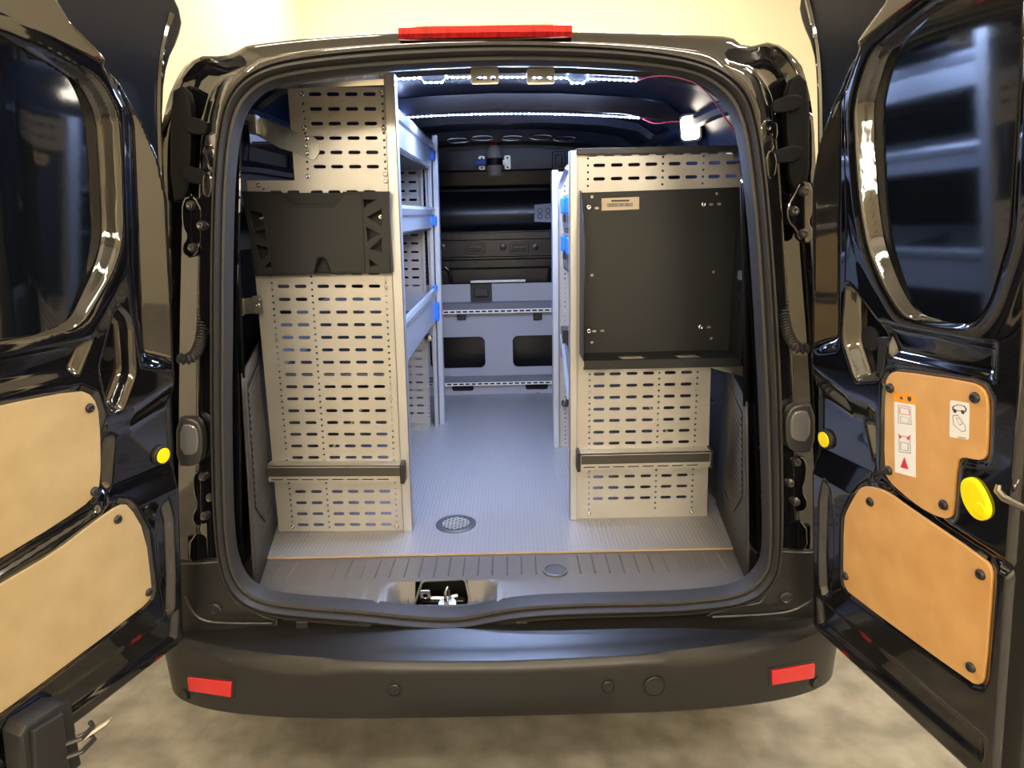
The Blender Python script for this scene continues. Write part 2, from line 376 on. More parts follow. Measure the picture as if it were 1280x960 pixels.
# ---- side trims with louvres
def side_pt(side, Y, z):
    x0 = interp(z, [(.6, .655 if side > 0 else .645), (1.33, .60), (1.62, .575)]); xb = .735 if side < 0 else .715
    return x0 + (xb-x0)*(Y-.10)/.48
for side in (-1, 1):
    # gently bowed trim
    rows = []
    for Y in (.12, .15, .22, .34, .48, .62):
        rows.append([(side*(side_pt(side, Y, z)+ (0 if Y > .12 else 0)), Y, z) for z in ((.58, .7, .9, 1.05, 1.15, 1.2) if side < 0 else (.58, .7, .8, .9, 1.0, 1.10))])
    zt_l = 1.20 if side < 0 else 1.10
    def lin_x(Y, z): x0 = interp(z, [(1.1, .615), (1.33, .60), (1.62, .575)]); return x0 + (.735-x0)*min(1, (Y-.12)/.16)
    lining = [[(side*lin_x(Y, z), Y, z) for z in (zt_l-.01, 1.35, 1.5, 1.62)] for Y in (.12, .15, .20, .28, .45, .62)]
    lo = MB().grid(lining).obj('pillar_lining', 'shield', van, smooth=True); md = lo.modifiers.new('s', 'SOLIDIFY'); md.thickness = .005; md.offset = 0  # dark sheet added to stand in for the black void above the trim
    trimo = MB().grid(rows).obj('side_trim', 'trim_plastic', van, smooth=True)
    md = trimo.modifiers.new('s', 'SOLIDIFY'); md.thickness = .006; md.offset = 0
    ztop = 1.16 if side < 0 else 1.06
    ya_ = lambda z: .18 + max(0, .82-z)*1.3
    def tp(Y, z, o): return Vector((side*(side_pt(side, Y, z)-o), Y, z))
    MB().add([tp(ya_(.715), .715, .004), tp(.46, .715, .004), tp(.46, ztop, .004), tp(.18, ztop, .004), tp(.18, .82, .004)], [(0, 1, 2, 3, 4)]).obj('louvre_backing', 'void', trimo)  # dark sheet standing in for the shadow between the slats
    z = .725
    while z < ztop-.01:
        ya, yb = ya_(z), .455
        p = [tp(ya, z, .0035), tp(yb, z+.012, .0035), tp(yb, z+.012, .0075), tp(ya, z, .0075), tp(ya, z+.009, .0048), tp(yb, z+.021, .0048)]
        MB().add(p, [(0,1,2,3), (3,2,5,4), (0,3,4), (1,5,2), (0,4,5,1)]).obj('louvre', 'trim_plastic', trimo)
        z += .0185
# ---- sill trim
XL, XR = -.745, .735
sx = np.linspace(XL, XR, 240)
def sill_front(x):   # z,y of the seal's inner edge
    j = np.argmin(np.where(si[:, 2] < .75, np.abs(si[:, 0]-x), 9)); return si[j, 1]+.0, si[j, 2]
rows = []
for x in sx:
    yf, zf = sill_front(x); rec = interp(x, [(-.302, 0), (-.268, 1), (-.045, 1), (-.008, 0)])
    row = []
    for t in np.linspace(0, 1, 40):
        y = .318 + (yf-.318)*t
        if y > .165: z0_ = .600
        else: z0_ = .600 + (zf-.006-.600)*((.165-y)/(.165-yf))**1.3
        z1_ = .600 if y > .170 else (.600-.046*(.170-y)/.030 if y > .140 else .554 + (zf-.006-.554)*max(0, (.140-y)/(.140-yf)))
        z = z0_*(1-rec) + z1_*rec
        row.append((x, y, z))
    rows.append(row)
hx0, hx1 = at(521, 740, Z=.57)[0], at(586, 740, Z=.57)[0]
hole_b = MB(); n = 40; fs = []
vsx = [p for r_ in rows for p in r_]
for i in range(len(rows)-1):
    for k in range(n-1):
        c = (np.array(vsx[i*n+k]) + np.array(vsx[(i+1)*n+k+1]))/2
        if hx0 < c[0] < hx1 and .128 < c[1] < .169: continue
        fs.append((i*n+k, i*n+k+1, (i+1)*n+k+1, (i+1)*n+k))
hole_b.add(vsx, fs); sill = hole_b.obj('sill_trim', 'sill_plastic', van, smooth=True)
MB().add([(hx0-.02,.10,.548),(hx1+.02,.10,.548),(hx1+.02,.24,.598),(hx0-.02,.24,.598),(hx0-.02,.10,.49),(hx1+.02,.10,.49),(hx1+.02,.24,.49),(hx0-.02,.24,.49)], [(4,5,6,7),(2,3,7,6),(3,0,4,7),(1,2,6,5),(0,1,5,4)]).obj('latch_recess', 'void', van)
# moulded lip framing the latch opening
lp = [at(a, b, Z=zz) for a, b, zz in ((518,755,.553),(527,729,.600),(531,726,.602),(578,724,.602),(582,727,.600),(588,753,.553))]
MB().tube([tuple(p) for p in lp], .0035, 6).obj('latch_surround', 'sill_plastic', van, smooth=True)
lt = MB().box(hx0+.012, hx1-.012, .16, .18, .530, .546).obj('latch_catch', 'dark_steel', van, bevel=.003)
c = at(559, 744, Y=.145)
MB().tube([c+np.array([-.005,0,-.02]), c+np.array([-.005,0,.012]), c+np.array([0,.004,.020]), c+np.array([.005,.008,.012]), c+np.array([.005,.008,-.02])], .0045, 8).obj('striker_loop', 'steel', lt, smooth=True)
MB().lathe([(0,.0),(.024,0),(.024,.004),(0,.004)], c+np.array([0,-.006,-.024]), (0,-.3,1), 16).obj('striker_base', 'steel', lt, smooth=True)
c = at(532, 743, Y=.15)
plate('hinge_lug', rrect(c[0]-.013, c[0]+.013, c[2]-.015, c[2]+.015, .004), [disc(c[0], c[2], .0075, 12)], c[1], .008, 'steel', lt, bevel=.001)
MB().tube([(c[0]-.01, .16, c[2]-.016), (c[0]+.05, .16, c[2]-.018), (c[0]+.085, .165, c[2]-.014)], .006, 6).obj('latch_rod', 'steel', lt, smooth=True)
rib = MB().add([(-.003,-.05,0),(.003,-.05,0),(0,-.05,.0035),(-.003,.05,0),(.003,.05,0),(0,.05,.0035)], [(0,1,2),(3,5,4),(0,2,5,3),(1,4,5,2)]).mesh('rib'); rib.materials.append(MATS['sill_plastic'])
for k in range(32):
    x = -.63 + k*.0405
    if abs(x-.151) < .045: continue
    place('rib', rib, (x, .245, .5995), sill)
c = at(694, 713, Z=.602)
MB().lathe([(.034, -.004), (.034, .003), (.029, .004), (.028, .001)], c, (0, 0, 1), 24).obj('cover_rim', 'sill_plastic', sill, smooth=True)
MB().lathe([(.027, .001), (.026, .003), (0, .004)], c, (0, 0, 1), 24).obj('cover_cap', 'case_grey', sill, smooth=True)
# ---- bumper
plan = [(0,-.090),(.2,-.088),(.42,-.078),(.58,-.058),(.69,-.034),(.78,-.004),(.85,.036),(.895,.09),(.915,.18),(.92,.36)]
xs_ = []; 
for sgn in (-1, 1):
    seg = smooth_poly(plan, 2, False); seg = [(sgn*a, b) for a, b in seg]
    xs_ = list(reversed(seg)) if sgn < 0 else xs_[:-1] + seg
PL = np.array(xs_); tn = np.gradient(PL, axis=0); nn = np.stack([tn[:, 1], -tn[:, 0]], 1); nn /= np.linalg.norm(nn, axis=1)[:, None]
zf_c = at(640, 839, Y=-.094)[2]; zf_s = at(330, 849, Y=-.085)[2]; zb_ = at(640, 826, Y=-.070)[2]; zr_ = at(640, 797, Y=.0)[2]; zbt = at(640, 897, Y=-.085)[2]
def prof(x):
    c = interp(abs(x), [(.36, 1), (.44, 0)]); c = c*c*(3-2*c); zt = zf_s + (zf_c-zf_s)*c
    if abs(x) > .55: zt += (abs(x)-.55)*.10
    zu = max(zf_c+.018, zf_s+.032); bi = -.010-.008*(1-c)
    return [(-.10, zbt-.012), (-.03, zbt-.004), (-.008, zbt+.001), (0, zbt+.010), (.004, (zbt+zt)/2), (.003, zt-.012), (.002, zt), (bi, zu-.001), (bi-.003, zu), (-.05, zu+.001), (-.07, zu+.002), (-.10, zr_+.002), (-.125, zr_+.006), (-.16, zr_+.01)]
rows = []
for (x, y), nv in zip(PL, nn):
    rows.append([(x+nv[0]*d, y+nv[1]*d, z+(abs(x)*.012 if z > zbt+.05 else -.04*abs(x)**2)) for d, z in prof(x)])
bump = MB().grid(rows).obj('rear_bumper', 'bumper_plastic', van, smooth=True)
_t = np.linspace(0, len(PL)-1, 3000); PLd = np.stack([np.interp(_t, range(len(PL)), PL[:, k]) for k in (0, 1)], 1); nnd = np.stack([np.interp(_t, range(len(PL)), nn[:, k]) for k in (0, 1)], 1)
PLd = PLd + nnd*.004
def bump_pt(px, py):   # point on the bumper face hit by that ray (nearest crossing of the plan curve)
    d = ray(px, py); t = (PLd[:, 1]-CAM[1])/d[1]; e = CAM[0]+t*d[0]-PLd[:, 0]
    ks = np.where(e[:-1]*e[1:] <= 0)[0]
    k = ks[np.argmin(PLd[ks, 1])] if len(ks) else int(np.argmin(abs(e)))
    return CAM+t[k]*d, np.array([nnd[k, 0], nnd[k, 1], 0])
def reflector(top, bot):
    def strip_(k, off, m, name):
        rows_ = []
        for i in range(13):
            t = i/12; t2 = -.06*k + t*(1+.12*k)
            a_ = np.array(top[0])*(1-t2)+np.array(top[1])*t2; b_ = np.array(bot[0])*(1-t2)+np.array(bot[1])*t2; d_ = (b_-a_)*.14*k; a_ = a_-d_; b_ = b_+d_
            (p, n_), (q, n2) = bump_pt(*a_), bump_pt(*b_)
            rows_.append([tuple(p-n_*.01), tuple(p+n_*off), tuple(q+n2*off), tuple(q-n2*.01)])
        g = MB().grid(rows_); g.f += [(0,1,2,3), (48,49,50,51)]; return g.obj(name, m, bump, bevel=.002)
    strip_(0, .006, 'reflector_red', 'reflector'); strip_(1, .002, 'rubber_dark', 'reflector_recess')
reflector(((236,845),(291,851)), ((238,862),(290,870))); reflector(((963,837),(1017,828)), ((964,855),(1016,846)))
for px, py, r in ((493,862,.0135),(760,858,.0135),(818,857,.024),(231,868,.013),(1020,853,.013)):
    p, nv = bump_pt(px, py)
    MB().lathe([(r+.003, -.004), (r+.003, .004), (r+.001, .0055), (r, .003), (r*.96, .0045), (0, .005)], p, nv, 24).obj('parking_sensor' if r < .02 else 'tow_eye_cover', 'bumper_plastic', bump, smooth=True)
# black plastic quarter pieces beside the seal, above the bumper
for sgn in (-1, 1):
    if sgn < 0: pts = [(204,704),(240,706),(272,703),(280,735),(296,755),(330,772),(345,776),(345,800),(300,800),(250,800),(204,790)]
    else: pts = [(1042,690),(1006,692),(975,690),(972,728),(950,754),(890,767),(885,770),(885,790),(900,790),(1000,785),(1042,780)]
    Yq = .055; poly = xz(pts, Yq)
    q = plate('bumper_corner', poly, [], Yq+.02, .02, 'bumper_plastic', van, bevel=.003)
    c = at(265, 766, Y=Yq-.02) if sgn < 0 else at(986, 752, Y=Yq-.02)
    MB().lathe([(.017,-.003),(.017,.004),(.012,.006),(.010,.003),(.004,.003),(.003,.005),(0,.005)], (c[0], Yq-.001, c[2]), (0,-1,0), 20).obj('screw', 'plastic', q, smooth=True)
    lip = [at(a, b, Y=.035) for a, b in ([(232,745),(240,765),(256,777),(290,779),(340,779)] if sgn < 0 else [(1036,735),(1012,752),(990,764),(960,768),(890,771)])]
    MB().tube(smooth_poly([tuple(p) for p in lip], 2, False), .004, 6).obj('lip', 'bumper_plastic', q, smooth=True)
# dark clips under the seal
for px in (380, 458, 652, 775, 868):
    c = at(px, 786, Y=.06); MB().box(c[0]-.016, c[0]+.016, .045, .08, c[2]-.04, c[2]+.03).obj('bumper_clip', 'rubber_dark', van, bevel=.003)
# ---- high brake lamp on the roof edge
a = at(500, 43, Y=.10); b = at(714, 40, Y=.10)
rows = []
for t in np.linspace(0, 1, 17):
    p = a+(b-a)*t; bulge = .012*math.sin(math.pi*t)**.5
    rows.append([(p[0], .125, p[2]-.016), (p[0], .08-bulge*.5, p[2]-.014), (p[0], .072-bulge*.5, p[2]-.006), (p[0], .078-bulge*.5, p[2]+.008), (p[0], .10, p[2]+.017), (p[0], .15, p[2]+.020)])
bl = MB().grid(rows); bl.f += [tuple(range(6)), tuple(range(16*6, 17*6))]
bl.obj('high_brake_lamp', 'brake_red', van, smooth=True)
# two tabs hanging from the header at the opening
for px in (606, 676):
    c = at(px, 97, Y=.20); w2 = .032
    pl = plate('header_tab', rrect(c[0]-w2, c[0]+w2, c[2]-.014, c[2]+.020, .006), [slot(c[0]-.008, c[2]-.002, .026, .007), disc(c[0]+.019, c[2]-.002, .0055, 10)], .205, .004, 'zinc', van)
# ---- hinges, conduits, lamps and brackets on the pillars
def lump(name, pts, Y, t, m, parent=van, bev=.004, holes=()):
    Y += .05
    return plate(name, smooth_poly(xz(pts, Y), 1), [disc(*xz([h[:2]], Y)[0], h[2], 10) for h in holes], Y+.005, t, m, parent, bevel=bev, smooth=True)
def mirx(pts): return [(1249-a + (b-560)*.016, b-18) for a, b in pts]     # photo-space mirror of the left pillar onto the right one
bolt = MB().lathe([(.011,0),(.011,.004),(.0075,.006),(.0075,.012),(.006,.013),(.004,.011),(0,.011)], (0,0,0), (0,-1,0), 12).mesh('bolt'); bolt.materials.append(MATS['dark_steel'])
bolt.polygons.foreach_set('use_smooth', [True]*len(bolt.polygons))
for sgn in (-1, 1):
    T = (lambda p: p) if sgn < 0 else mirx
    h1 = lump('hinge', T([(233,250),(246,246),(254,262),(263,278),(262,294),(252,304),(248,318),(236,320),(232,308),(240,296),(233,282)]), .035, .022, 'paint')
    for p in T([(239,257),(252,282),(241,310)]): c = at(*p, Y=.062); place('bolt', bolt, (c[0], .064, c[2]), h1)
    h2 = lump('hinge', T([(246,590),(256,586),(264,596),(268,612),(270,640),(262,652),(250,654),(244,644),(252,628),(246,610)]), .035, .022, 'paint')
    for p in T([(254,596),(263,622),(256,645)]): c = at(*p, Y=.062); place('bolt', bolt, (c[0], .064, c[2]), h2)
    # corrugated door loom
    if sgn < 0: path = [(254,365,.10),(254,385,.09),(253,410,.07),(250,430,.04),(243,445,.01),(232,450,-.01),(222,447,-.01)]
    else: path = [(977,350,.10),(977,370,.09),(980,395,.07),(984,415,.04),(991,430,.01),(1001,437,-.01),(1011,434,-.01)]
    pts = smooth_poly([tuple(at(a, b, Y=Y)) for a, b, Y in path], 3, False); pts = np.array(pts)
    d = np.r_[0, np.cumsum(np.linalg.norm(np.diff(pts, axis=0), axis=1))]; tt = np.linspace(0, d[-1], 150)
    fine = np.stack([np.interp(tt, d, pts[:, k]) for k in range(3)], 1)
    rad = [.0105 + .0032*math.sin(i*1.05) if i > 28 else .0135 for i in range(150)]
    MB().tube([tuple(p) for p in fine], rad, 10).obj('door_loom', 'rubber_dark', van, smooth=True)
    # courtesy lamp / bump stop in a grey bezel
    base_px = [(228,522),(244,521),(254,528),(257,548),(255,570),(245,577),(228,576)]
    P_ = base_px if sgn < 0 else [(1011,505),(993,504),(982,511),(979,531),(981,553),(991,560),(1011,559)]
    bz = lump('marker_lamp', P_, .01, .03, 'bezel', bev=.005)
    P_ = [(228,532),(240,531),(247,537),(248,552),(246,566),(228,567)] if sgn < 0 else [(1010,515),(996,514),(989,520),(988,535),(990,549),(1010,550)]
    lump('lens', P_, -.012, .012, 'lens', bz, bev=.003)
    # finger brackets and stamped plates
    for py in (160, 222) if sgn < 0 else (132, 195):
        T2 = [(232,py-14),(256,py-8),(259,py),(256,py+8),(232,py+4)] if sgn < 0 else [(1000,py-14),(968,py-6),(965,py+2),(968,py+9),(1000,py+4)]
        lump('finger_bracket', T2, .02, .012, 'shield', bev=.003)
    T3 = [(254,182),(270,182),(269,210),(262,213),(256,206)] if sgn < 0 else [(952,152),(970,150),(972,172),(964,176),(953,174)]
    lump('stamped_plate', T3, .02, .006, 'paint', bev=.002, holes=[(262,192,.004),(260,202,.003)] if sgn < 0 else [(961,160,.004),(964,168,.003)])
    T4 = [(256,218),(262,216),(265,230),(262,245),(257,246),(255,232)] if sgn < 0 else [(960,190),(967,190),(970,205),(966,222),(961,222),(959,205)]
    lump('oval_boss', T4, .014, .008, 'paint', bev=.003)
    T5 = [(240,668),(262,668),(263,702),(238,704)] if sgn < 0 else [(981,652),(1006,651),(1008,688),(982,688)]
    lump('body_flange', T5, .02, .01, 'paint', bev=.003)
    # black drain tray high beside the frame
    T6 = [(222,120),(236,112),(243,140),(241,200),(238,245),(222,250)] if sgn < 0 else [(1004,110),(990,96),(980,125),(982,180),(986,235),(1004,240)]
    lump('weather_shield', T6, .05, .03, 'shield', bev=.006)
# ---- bulkhead
zs = lambda py, Y=2.30: float(at(620, py, Y=Y)[2])
prof_b = [(2.30, zs(184)+.06), (2.30, zs(212)), (2.325, zs(214)), (2.335, zs(231)), (2.31, zs(233)), (2.295, zs(236)), (2.30, zs(239)), (2.27, zs(252)), (2.25, zs(266)), (2.255, zs(276)), (2.28, zs(284)), (2.30, zs(287)), (2.285, zs(289)), (2.285, zs(290)), (2.30, zs(291)), (2.30, zs(299)), (2.285, zs(300)), (2.285, zs(320)), (2.275, zs(321)), (2.275, zs(323)), (2.30, zs(325)), (2.30, zs(334)), (2.28, zs(336)), (2.28, zs(360)), (2.30, .60)]
rows = [[(x, y, z) for y, z in prof_b] for x in np.linspace(-.75, .75, 9)]
bh = MB().grid(rows).obj('bulkhead', 'bulk_plastic', van, smooth=True)
tooth = MB().box(-.012, .012, -.012, 0, -.012, .012).mesh('tooth'); tooth.materials.append(MATS['bulk_plastic'])
for k in range(18):
    place('tooth', tooth, (-.40+k*.048, 2.302, zs(295)), bh); place('tooth', tooth, (-.38+k*.045, 2.302, zs(330)), bh)
for px in (594, 649):
    c = at(px, 310, Y=2.28); r1 = rrect(c[0]-.050, c[0]+.050, c[2]-.030, c[2]+.030, .016)
    plate('grip_recess', r1, [rrect(c[0]-.040, c[0]+.040, c[2]-.021, c[2]+.021, .012)], 2.286, .012, 'bulk_plastic', bh, bevel=.003, smooth=True)
    MB().box(c[0]-.03, c[0]+.03, 2.268, 2.284, c[2]-.012, c[2]-.002).obj('grip_bar', 'bulk_plastic', bh, bevel=.003)
for px in (553, 629, 669):
    c = at(px, 309, Y=2.28); MB().lathe([(.018,0),(.018,.004),(.014,.006),(0,.005)], (c[0],2.285,c[2]), (0,-1,0), 20).obj('plug', 'bulk_plastic', bh, smooth=True)
for px, dx in ((557, .02), (686, -.02)):
    c = at(px, 345, Y=2.26)
    MB().tube([(c[0]-.02-dx, 2.27, c[2]-.04), (c[0]-.015-dx, 2.26, c[2]+.03), (c[0], 2.255, c[2]+.05), (c[0]+.02, 2.26, c[2]+.03), (c[0]+.035, 2.27, c[2]-.06)], .010, 8).obj('strap_loop', 'bulk_plastic', bh, smooth=True)
q = [at(a, b, Y=2.243) for a, b in ((668,256),(692,254),(692,278),(668,277))]
st = plate('notice_sticker', [(p[0], p[2]) for p in (q[3], q[2], q[1], q[0])], [], 2.243, .0015, 'grey_board', bh)
for j, (fx, fz) in enumerate(((.3,.65),(.7,.65),(.3,.3),(.7,.3))):
    x = q[3][0]+(q[2][0]-q[3][0])*fx; z = q[3][2]+(q[0][2]-q[3][2])*fz
    ringp = [(x+.012*math.cos(t), 2.2408, z+.012*math.sin(t)) for t in np.linspace(0, 2*math.pi, 13)]
    MB().tube(ringp, .0015, 4, False).obj('print_mark', 'dark_print', st)
plate('window_frame', rrect(*[float(v) for v in (at(691,205,Y=2.29)[0], at(706,205,Y=2.29)[0], at(698,212,Y=2.29)[2], at(698,190,Y=2.29)[2])], .01), [rrect(*[float(v) for v in (at(694,205,Y=2.29)[0], at(703,205,Y=2.29)[0], at(698,209,Y=2.29)[2], at(698,193,Y=2.29)[2])], .008)], 2.30, .02, 'bulk_plastic', bh, bevel=.003)
# cargo lamp high on the right wall
c = Vector(at(862, 160, Y=.85)); nrm = (Vector((0.35, -.9, 1.45)) - c); nrm = Vector((-.62, -.75, -.2)).normalized()
ex = nrm.cross(Vector((0, 0, 1))).normalized(); ey = ex.cross(nrm) * -1
cl = planar('cargo_lamp', rrect(-.036, .036, -.042, .042, .014), [], c-nrm*.03, ex, ey if ex.cross(ey).dot(nrm) > 0 else -ey, .022, 'plastic', van, bevel=.004)
ey2 = ey if ex.cross(ey).dot(nrm) > 0 else -ey
planar('lamp_lens', rrect(-.029, .029, -.035, .035, .012), [], c-nrm*.008, ex, ey2, .008, 'lamp_glow', cl, bevel=.002)
MB().tube([c-nrm*.03, c-nrm*.03+Vector((.03, .05, -.05)), Vector((.69, .95, c.z-.06))], .008, 6).obj('lamp_arm', 'plastic', cl, smooth=True)

# ================================================================== REAR DOORS
def sdf(poly, U, V):
    P = np.array(poly, float); n = len(P); d = np.full(U.shape, 1e9); ins = np.zeros(U.shape, bool)
    for i in range(n):
        a, b = P[i], P[(i+1) % n]; e = b-a; wx, wy = U-a[0], V-a[1]
        t = np.clip((wx*e[0]+wy*e[1])/max(e@e, 1e-12), 0, 1); d = np.minimum(d, (wx-e[0]*t)**2+(wy-e[1]*t)**2)
        c1 = (a[1] <= V) & (V < b[1]); c2 = (b[1] <= V) & (V < a[1]); cr = e[0]*wy-e[1]*wx
        ins ^= (c1 & (cr > 0)) | (c2 & (cr < 0))
    return np.where(ins, -1, 1)*np.sqrt(d)
def step(sd, e):     # 1 inside, eased over e
    t = np.clip(-sd/e, 0, 1); return t*t*(3-2*t)
def line_d(pl, U, V):
    d = np.full(U.shape, 1e9)
    for a, b in zip(pl[:-1], pl[1:]):
        a, b = np.array(a), np.array(b); e = b-a; wx, wy = U-a[0], V-a[1]; t = np.clip((wx*e[0]+wy*e[1])/(e@e), 0, 1)
        d = np.minimum(d, np.hypot(wx-e[0]*t, wy-e[1]*t))
    return d
def make_door(side):
    if side < 0:
        P0 = np.array([-.767, -.02, .57]); eu = np.array([-.3457, -.9383, 0]); ev = np.array([.1083, 0, 1.0]); width = .74
        win = [(.70,1.29),(.333,1.292),(.255,1.278),(.167,1.249),(.128,1.194),(.126,1.1),(.131,.961),(.157,.901),(.231,.805),(.30,.797),(.70,.80)]
        mdfU = [(.64,.70),(.387,.696),(.24,.686),(.213,.668),(.202,.626),(.208,.49),(.226,.462),(.30,.443),(.42,.425),(.64,.40)]
        mdfL = [(.64,.345),(.417,.375),(.313,.385),(.225,.41),(.168,.422),(.146,.412),(.110,.332),(.098,.19),(.104,.168),(.130,.158),(.439,.127),(.64,.125)]
        tri = [(.150,.845),(.112,.80),(.112,.69),(.152,.615),(.183,.628),(.198,.72)]
        chan = [(.17,.56),(.185,.47),(.22,.435),(.42,.400),(.66,.375)]
        lowrec = [(.03,.40),(.085,.36),(.075,.12),(.05,.07),(.03,.12)]
        matn = 'mdf_left'
    else:
        P0 = np.array([.761, -.02, .571]); eu = np.array([.2257, -.9742, 0]); ev = np.array([-.0908, 0, 1.0]); width = .515
        win = [(.47,1.30),(.31,1.304),(.183,1.262),(.140,1.177),(.146,1.09),(.157,1.005),(.180,.917),(.225,.845),(.272,.797),(.33,.790),(.41,.795),(.445,.83),(.478,.941),(.476,1.16)]
        mdfU = [(.231,.665),(.240,.685),(.257,.694),(.414,.710),(.436,.706),(.447,.69),(.450,.603),(.446,.59),(.434,.584),(.406,.580),(.394,.568),(.392,.472),(.386,.458),(.372,.452),(.341,.449),(.30,.455),(.247,.472),(.233,.490)]
        mdfL = [(.160,.415),(.175,.432),(.205,.442),(.244,.446),(.285,.438),(.459,.414),(.472,.404),(.474,.385),(.472,.20),(.466,.178),(.448,.168),(.140,.165),(.124,.174),(.119,.19),(.120,.333),(.130,.36)]
        tri = [(.108,.845),(.13,.848),(.225,.768),(.235,.745),(.218,.665),(.150,.645),(.112,.72)]
        chan = [(.17,.56),(.20,.47),(.26,.452),(.36,.437),(.50,.420)]
        lowrec = [(.04,.42),(.09,.37),(.085,.13),(.05,.09),(.03,.14)]
        matn = 'mdf_right'
    win = round_poly(win, .03); tri = round_poly(tri, .016); lowrec = smooth_poly(lowrec, 1)
    n = np.cross(eu, ev); n /= np.linalg.norm(n)
    if side > 0: n = -n
    # inward normal must face the camera side
    if np.dot(n, CAM-P0) < 0: n = -n
    H = 1.40
    outl = [(0,.0),(.015,-.012),(width,-.03),(width,H),(.25,H),(.20,1.335),(.148,1.30),(.09,1.25),(.048,1.188),(.018,1.12),(.003,1.04),(0,.6)]
    nu, nv = int(width/.0038), int((H+.05)/.0045)
    us = np.linspace(-.008, width+.008, nu); vv = np.linspace(-.045, H, nv); U, V = np.meshgrid(us, vv)
    Wd = np.zeros_like(U)
    so_ = sdf(outl, U, V)
    Wd += .003*np.exp(-(np.clip(sdf(win, U, V)-.022, -1, 1)/.022)**2)             # raised flange round the window
    Wd -= .030*step(sdf(tri, U, V), .020)
    for mp_ in (mdfU, mdfL): Wd -= .005*step(sdf(mp_, U, V)-.012, .010)
    Wd -= .012*np.exp(-(line_d(chan, U, V)/.010)**2)
    Wd -= .014*step(sdf(lowrec, U, V), .014)
    # ledge under the window, and the lower area set back behind a chamfer
    Wd -= .014*step(sdf([(.20,.785),(.66,.785) if side < 0 else (.46,.785),(.66,.715) if side < 0 else (.46,.72),(.24,.715)], U, V), .018)
    low = np.clip((.655-.30*np.clip(U-.02, 0, .1) - V)/.07, 0, 1); Wd -= .022*low*low*(3-2*low)*np.clip((V-.40)/.06, 0, 1)*np.clip((.21-U)/.03, 0, 1)
    # hinge-side frame: thick at the hinge, sloping down towards the window
    slope = -np.clip(.45*np.clip(U-.012, 0, 1), 0, .026); msk = step(sdf([(-.02,.66),(.10,.70),(.118,.80),(.122,.93),(.118,1.20),(.16,1.27),(.05,1.40),(-.02,1.30)], U, V), .035)
    Wd += slope*msk
    kw = step(sdf(win, U, V), .018)
    film_w = lambda u: (-.031+.10*(u-.14)) if side > 0 else np.minimum(-.031+.17*(u-.13), -.004)
    Wd = Wd*(1-kw) + (film_w(U)-.005)*kw
    Wd -= .010*step(sdf([(.02,.10),(width-.03,.085),(width-.03,.02),(.03,.015)], U, V), .02)
    t_ = np.clip((so_+.016)/.018, 0, 1); Wd = Wd*(1-t_) - .046*t_*t_
    b = MB(); pts = P0[None, None] + U[..., None]*eu + V[..., None]*ev + Wd[..., None]*n
    keep = so_ < .004; idx = -np.ones(U.shape, int); 
    kv = keep.copy(); kv[:-1] |= keep[1:]; kv[1:] |= keep[:-1]; kv[:, :-1] |= keep[:, 1:]; kv[:, 1:] |= keep[:, :-1]
    idx[kv] = np.arange(kv.sum()); verts = pts[kv]
    a0, a1, a2, a3 = idx[:-1, :-1], idx[:-1, 1:], idx[1:, 1:], idx[1:, :-1]
    ok = (a0 >= 0) & (a1 >= 0) & (a2 >= 0) & (a3 >= 0)
    faces = np.stack([a0[ok], a1[ok], a2[ok], a3[ok]], 1)
    if np.dot(np.cross(eu, ev), n) < 0: faces = faces[:, ::-1]
    me = bpy.data.meshes.new('rear_door'); me.from_pydata(verts.tolist(), [], faces.tolist())
    door = link('rear_door', me, 'paint', van); me.polygons.foreach_set('use_smooth', [True]*len(me.polygons))
    tow = lambda u, v, w_=0: Vector(P0 + u*eu + v*ev + w_*n)
    def slab(name, poly, w0, t, m, holes=(), bev=.001, sm=False, parent=door):
        me = flat_mesh(poly, holes, t/2, bev); c = Vector(P0 + (w0+t/2)*n); e1, e2, e3 = Vector(eu), Vector(ev), Vector(n)
        me.transform(Matrix(((e1.x,e2.x,e3.x,c.x),(e1.y,e2.y,e3.y,c.y),(e1.z,e2.z,e3.z,c.z),(0,0,0,1))))
        if e1.cross(e2).dot(e3) < 0: me.flip_normals()
        return link(name, me, m, parent, sm)
    # outer skin, larger than the inner frame at the top corner and curling round it
    skin_o = [(-.012,-.02),(.0,-.034),(width+.02,-.05),(width+.02,1.45),(-.04,1.45),(-.075,1.40),(-.062,1.36),(-.030,1.31),(-.014,1.24),(-.010,1.10),(-.012,.6)]
    slab('outer_skin', smooth_poly(skin_o, 1), -.064, .024, 'paint_in', bev=.006, sm=True)
    # raised pressing on the skin inside the top corner
    lip = [tow(u, v, -.038) for u, v in smooth_poly([(-.045,1.40),(-.03,1.36),(-.012,1.30),(-.004,1.2),(-.004,1.05)], 2, False)]
    MB().tube(lip, .006, 6).obj('hem', 'paint', door, smooth=True)
    inner_win = [tuple(q) for q in win]; c = np.mean(np.array(win), 0)
    film_poly = []
    Uw = np.array(win); 
    for i in range(len(Uw)):
        d_ = c-Uw[i]; film_poly.append(tuple(Uw[i] + d_/np.linalg.norm(d_)*.010))
    fb = slab('window_blank', film_poly, 0, .003, 'film', bev=.0)
    bmf = bmesh.new(); bmf.from_mesh(fb.data)      # cut into strips so that the blank can bow gently across its width
    for uc in np.arange(.16, width, .04):
        pc = Vector(P0 + uc*eu) - BASE[fb.name]; bmesh.ops.bisect_plane(bmf, geom=bmf.verts[:]+bmf.edges[:]+bmf.faces[:], plane_co=pc, plane_no=Vector(eu))
    bmf.to_mesh(fb.data); bmf.free(); fb.data.polygons.foreach_set('use_smooth', [True]*len(fb.data.polygons)); fb.data.set_sharp_from_angle(angle=.6)
